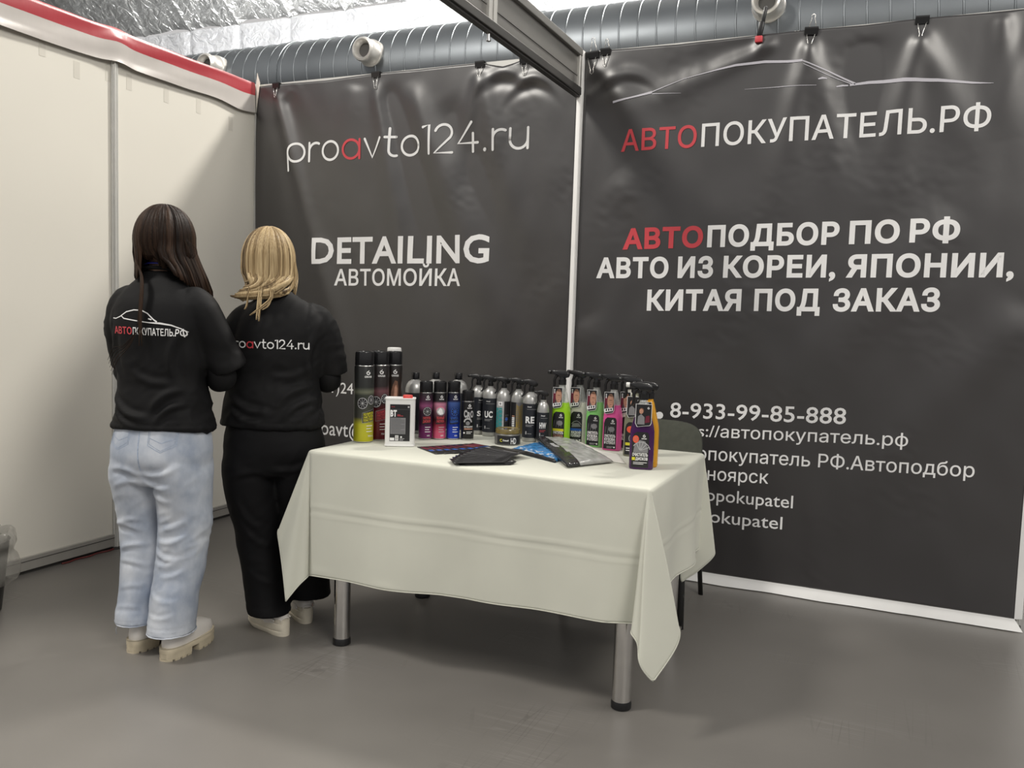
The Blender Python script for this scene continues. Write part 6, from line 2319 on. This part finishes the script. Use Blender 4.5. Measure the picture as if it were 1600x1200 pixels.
# the loose lock down the back and a few flyaway strands
for i in range(6):
    r_ = i / 5
    x0 = -0.004 + 0.012 * r_
    hair_clump(mb, [(-0.046, -0.085, 1.42), (-0.034 - 0.004 * r_, -0.095, 1.35), (x0 - 0.014, -0.098 - 0.002 * i, 1.305), (x0 + 0.002, -0.120 - 0.001 * i, 1.255), (x0 + 0.003, -0.130 - 0.001 * i, 1.19 - 0.02 * r_), (x0 - 0.001 + 0.004 * r_, -0.133, 1.14 - 0.07 * (i % 3) / 2)], 0.0034, C1, 0.6, 0.15)
for i in range(5):
    hair_clump(mb, [(-0.004, -0.134, 1.12), (-0.030 - 0.006 * i, -0.138, 1.07), (-0.080 - 0.004 * i, -0.130, 1.02 + 0.01 * i), (-0.112 - 0.004 * i, -0.118, 0.97 + 0.012 * i)], 0.0011, C1, 1.0, 0.3, 5)
for i in range(14):
    s = -1 if i % 2 else 1
    hair_clump(mb, [(s * 0.088, -0.02, 1.44), (s * (0.104 + 0.001 * i), -0.02 + 0.003 * i, 1.39), (s * 0.100, -0.01, 1.34), (s * (0.094 + 0.03 * (s > 0)), 0.0, 1.28)], 0.0010, C1, 1.0, 0.3, 5)
mb.build('hair', HAIR_D, P1, True)

# ---------- person with blonde hair, all in black with white sneakers
P2 = empty('person', (1.365, -1.480, 0), rad(35), label='person with shoulder-length blonde hair in black shirt, black trousers and white sneakers, back turned', cat='person')
HEAD2 = (-0.020, 0.024, 1.366)
arms2 = [(1, (0.172, 0.0, 1.180), (0.198, 0.030, 0.950), (0.120, 0.235, 1.000), (0.4, 0.1, 0.9)),
         (-1, (-0.105, 0.0, 1.180), (-0.150, 0.050, 0.940), (-0.060, 0.245, 0.985), (-0.4, 0.1, 0.9))]
make_body(P2, HEAD2, arms2, (0.005, 0.0, 0.77), [(-1, ((-0.076, 0.0, 0.69), (-0.048, 0.015, 0.41), (0.028, -0.020, 0.11), (-0.046, 0.072, 0.060))), (1, ((0.088, 0.005, 0.69), (0.098, 0.070, 0.41), (0.120, 0.106, 0.11), (0.068, 0.215, 0.060)))], (0.010, 0.0, 1.225))
shirt2 = make_shirt(P2, [(0.778, 0.0, -0.004, 0.186, 0.136), (0.80, 0.0, -0.004, 0.184, 0.134), (0.88, 0.002, -0.002, 0.172, 0.126), (0.96, 0.008, 0.0, 0.164, 0.118), (1.04, 0.016, -0.002, 0.162, 0.118), (1.11, 0.026, -0.006, 0.164, 0.116), (1.165, 0.032, -0.008, 0.156, 0.104), (1.205, 0.030, -0.006, 0.128, 0.086), (1.235, 0.022, -0.004, 0.092, 0.070), (1.256, 0.014, 0.0, 0.066, 0.060), (1.272, 0.010, 0.002, 0.058, 0.056)],
                    [([(0.11, -0.004, 1.188), (0.158, 0.0, 1.162), (0.186, 0.012, 1.090), (0.200, 0.026, 1.020), (0.206, 0.034, 0.968)], [0.046, 0.058, 0.062, 0.062, 0.063]),
                     ([(-0.045, -0.004, 1.188), (-0.095, 0.0, 1.160), (-0.128, 0.014, 1.090), (-0.146, 0.034, 1.010), (-0.152, 0.046, 0.968)], [0.046, 0.058, 0.062, 0.062, 0.062])], 8.0, 0.011,
                    folds=((-0.15, 0.90, 0.0, 0.84, 0.012, 0.010), (0.15, 0.93, 0.02, 0.86, 0.013, 0.011), (0.16, 0.88, 0.05, 0.82, 0.010, 0.009), (0.155, 1.12, 0.14, 0.95, 0.013, 0.012), (0.0, 0.97, 0.14, 1.0, 0.012, 0.006), (-0.14, 0.85, -0.03, 0.80, 0.010, 0.008)))
for side, sh, el, wr, bk in arms2:
    undersleeve(P2, el, wr, Vector(sh).lerp(Vector(el), 0.45), SHIRT)
MB().tube([(0.010 + 0.0595 * math.cos(2 * PI * j / 40), 0.001 + 0.0575 * math.sin(2 * PI * j / 40), 1.2705 + 0.010 * math.sin(2 * PI * j / 40 + PI)) for j in range(41)], 0.0065, 10).build('collar', SHIRT, shirt2, True)
dr2 = draper(shirt2)
g = G()
ascii_rounded(g, 'proavto124.ru', -0.152, lambda u: 1.066, 0.0205, 0.284, 0.0042, lambda i: 1 if i == 3 else 0)
put('lettering', g.mesh(dr2, cut=(0.008, 0.008), gap=0.0), RW, shirt2, True, label='white web address with a red a on the back')
make_trousers(P2, 'trousers', [(0.60, 0.005, 0.004, 0.140, 0.114), (0.645, 0.008, -0.002, 0.172, 0.126), (0.70, 0.010, -0.006, 0.180, 0.132), (0.76, 0.008, -0.004, 0.172, 0.126), (0.83, 0.006, 0.0, 0.150, 0.110)],
              [[(0.076, -0.002, -0.012, 0.080, 0.092), (0.14, -0.016, 0.004, 0.079, 0.088), (0.28, -0.036, 0.012, 0.080, 0.086), (0.40, -0.052, 0.012, 0.086, 0.090), (0.52, -0.070, 0.004, 0.096, 0.104), (0.62, -0.078, 0.0, 0.098, 0.116), (0.68, -0.076, -0.002, 0.092, 0.118)],
               [(0.100, 0.136, 0.098, 0.084, 0.092), (0.16, 0.130, 0.090, 0.082, 0.088), (0.28, 0.116, 0.070, 0.082, 0.086), (0.40, 0.106, 0.044, 0.086, 0.090), (0.52, 0.100, 0.014, 0.092, 0.104), (0.62, 0.096, 0.002, 0.094, 0.116), (0.68, 0.092, 0.0, 0.090, 0.118)]], PANT, 9.0, 0.0075,
              folds=((0.01, 0.63, 0.16, 0.66, 0.012, 0.009), (-0.02, 0.62, -0.15, 0.59, 0.012, 0.009), (-0.12, 0.52, -0.02, 0.40, 0.012, 0.008), (-0.10, 0.42, 0.02, 0.33, 0.011, 0.008), (0.03, 0.45, 0.16, 0.40, 0.012, 0.008), (-0.08, 0.25, 0.05, 0.20, 0.010, 0.005)))
chunky_sneaker(P2, (0.064, -0.072), rad(37))
chunky_sneaker(P2, (0.135, 0.048), rad(20))
# blonde hair swept across the nape to a point over the left shoulder
random.seed(33)
C2, A2, B2, H2 = (-0.020, 0.012, 1.380), 0.092, 0.104, 0.120
mb = MB()
scalp(mb, C2, A2, B2, H2, 122, -0.085, 0.92)
for i in range(420):
    d = random.uniform(-130, 130)
    phi = rad(d)
    lay = random.uniform(0.96, 1.035)
    top = skull_path(C2, A2 * lay, B2 * lay, H2 * lay, phi, rad(random.uniform(2, 20)), rad(92), 8)
    x, y, z = top[-1]
    r_ = random.random()
    if d < -45:      # left: straight down, tucked in
        f_ = (-d - 45) / 85
        ze = 1.268 - 0.022 * r_
        pts = top + [(x + 0.000, y + 0.002, 1.335), (x + 0.012 + 0.006 * r_, y + 0.006, 1.295), (x + 0.012 - 0.030 * (1 - f_) * r_, y + 0.004, ze)]
    else:            # back and right: sweep down and to the left
        f_ = (d + 45) / 175
        low = 1.292 - 0.050 * f_ + 0.018 * (r_ - 0.5)
        back = min(y - 0.004, -0.092) - 0.016 * f_ - 0.006 * r_
        ex = -0.062 - 0.080 * (0.35 + 0.65 * f_) * (0.55 + 0.45 * r_)
        if d > 75:
            pts = top + [(x + 0.004, y, 1.330), (x - 0.004, y - 0.010, 1.295), (x * 0.72, min(y - 0.05, -0.07), 1.262 + 0.010 * r_), (0.0, back, 1.246 + 0.012 * r_), (ex * 0.75, back, 1.238 + 0.008 * r_), (ex, back + 0.02, 1.236 + 0.010 * r_)]
        else:
            pts = top + [(x * 0.98, y - 0.002, 1.330 - 0.010 * f_), (x * 0.78 - 0.010, back + 0.004, (1.330 + low) / 2 - 0.004), (x * 0.42 - 0.035, back, low), (ex * 0.8, back, low - 0.014), (ex, back + 0.016, low - 0.022 + 0.006 * r_)]
    hair_clump(mb, pts, random.uniform(0.0042, 0.0095), C2, mid=22)
# loose ends below the sweep
for x0, x1, z1, sw in ((-0.040, -0.048, 1.165, 0), (-0.034, -0.040, 1.160, 0), (-0.030, -0.044, 1.175, 0), (-0.008, -0.070, 1.180, 1), (-0.004, -0.030, 1.20, 1), (0.0, -0.066, 1.183, 1), (-0.075, -0.088, 1.20, 0)):
    for k in range(2):
        e_ = 0.003 * k
        mx_ = x0 - 0.002 if not sw else x0 + 0.006
        hair_clump(mb, [(x0, -0.105, 1.29), (mx_, -0.124, 1.245), (mx_ * 0.6 + x1 * 0.4 + e_, -0.130, 1.215), (x1 + e_, -0.134, z1)], 0.0026, C2, 0.7, 0.2, 6)
for i in range(10):
    hair_clump(mb, [(0.072, -0.01, 1.40), (0.074 + 0.001 * i, -0.015 + 0.004 * i, 1.33), (0.064 + 0.002 * i, -0.02, 1.28), (0.056 + 0.002 * i, -0.02, 1.255 - 0.002 * i)], 0.0018, C2, 0.8, 0.3, 5)
mb.build('hair', HAIR_B, P2, True)
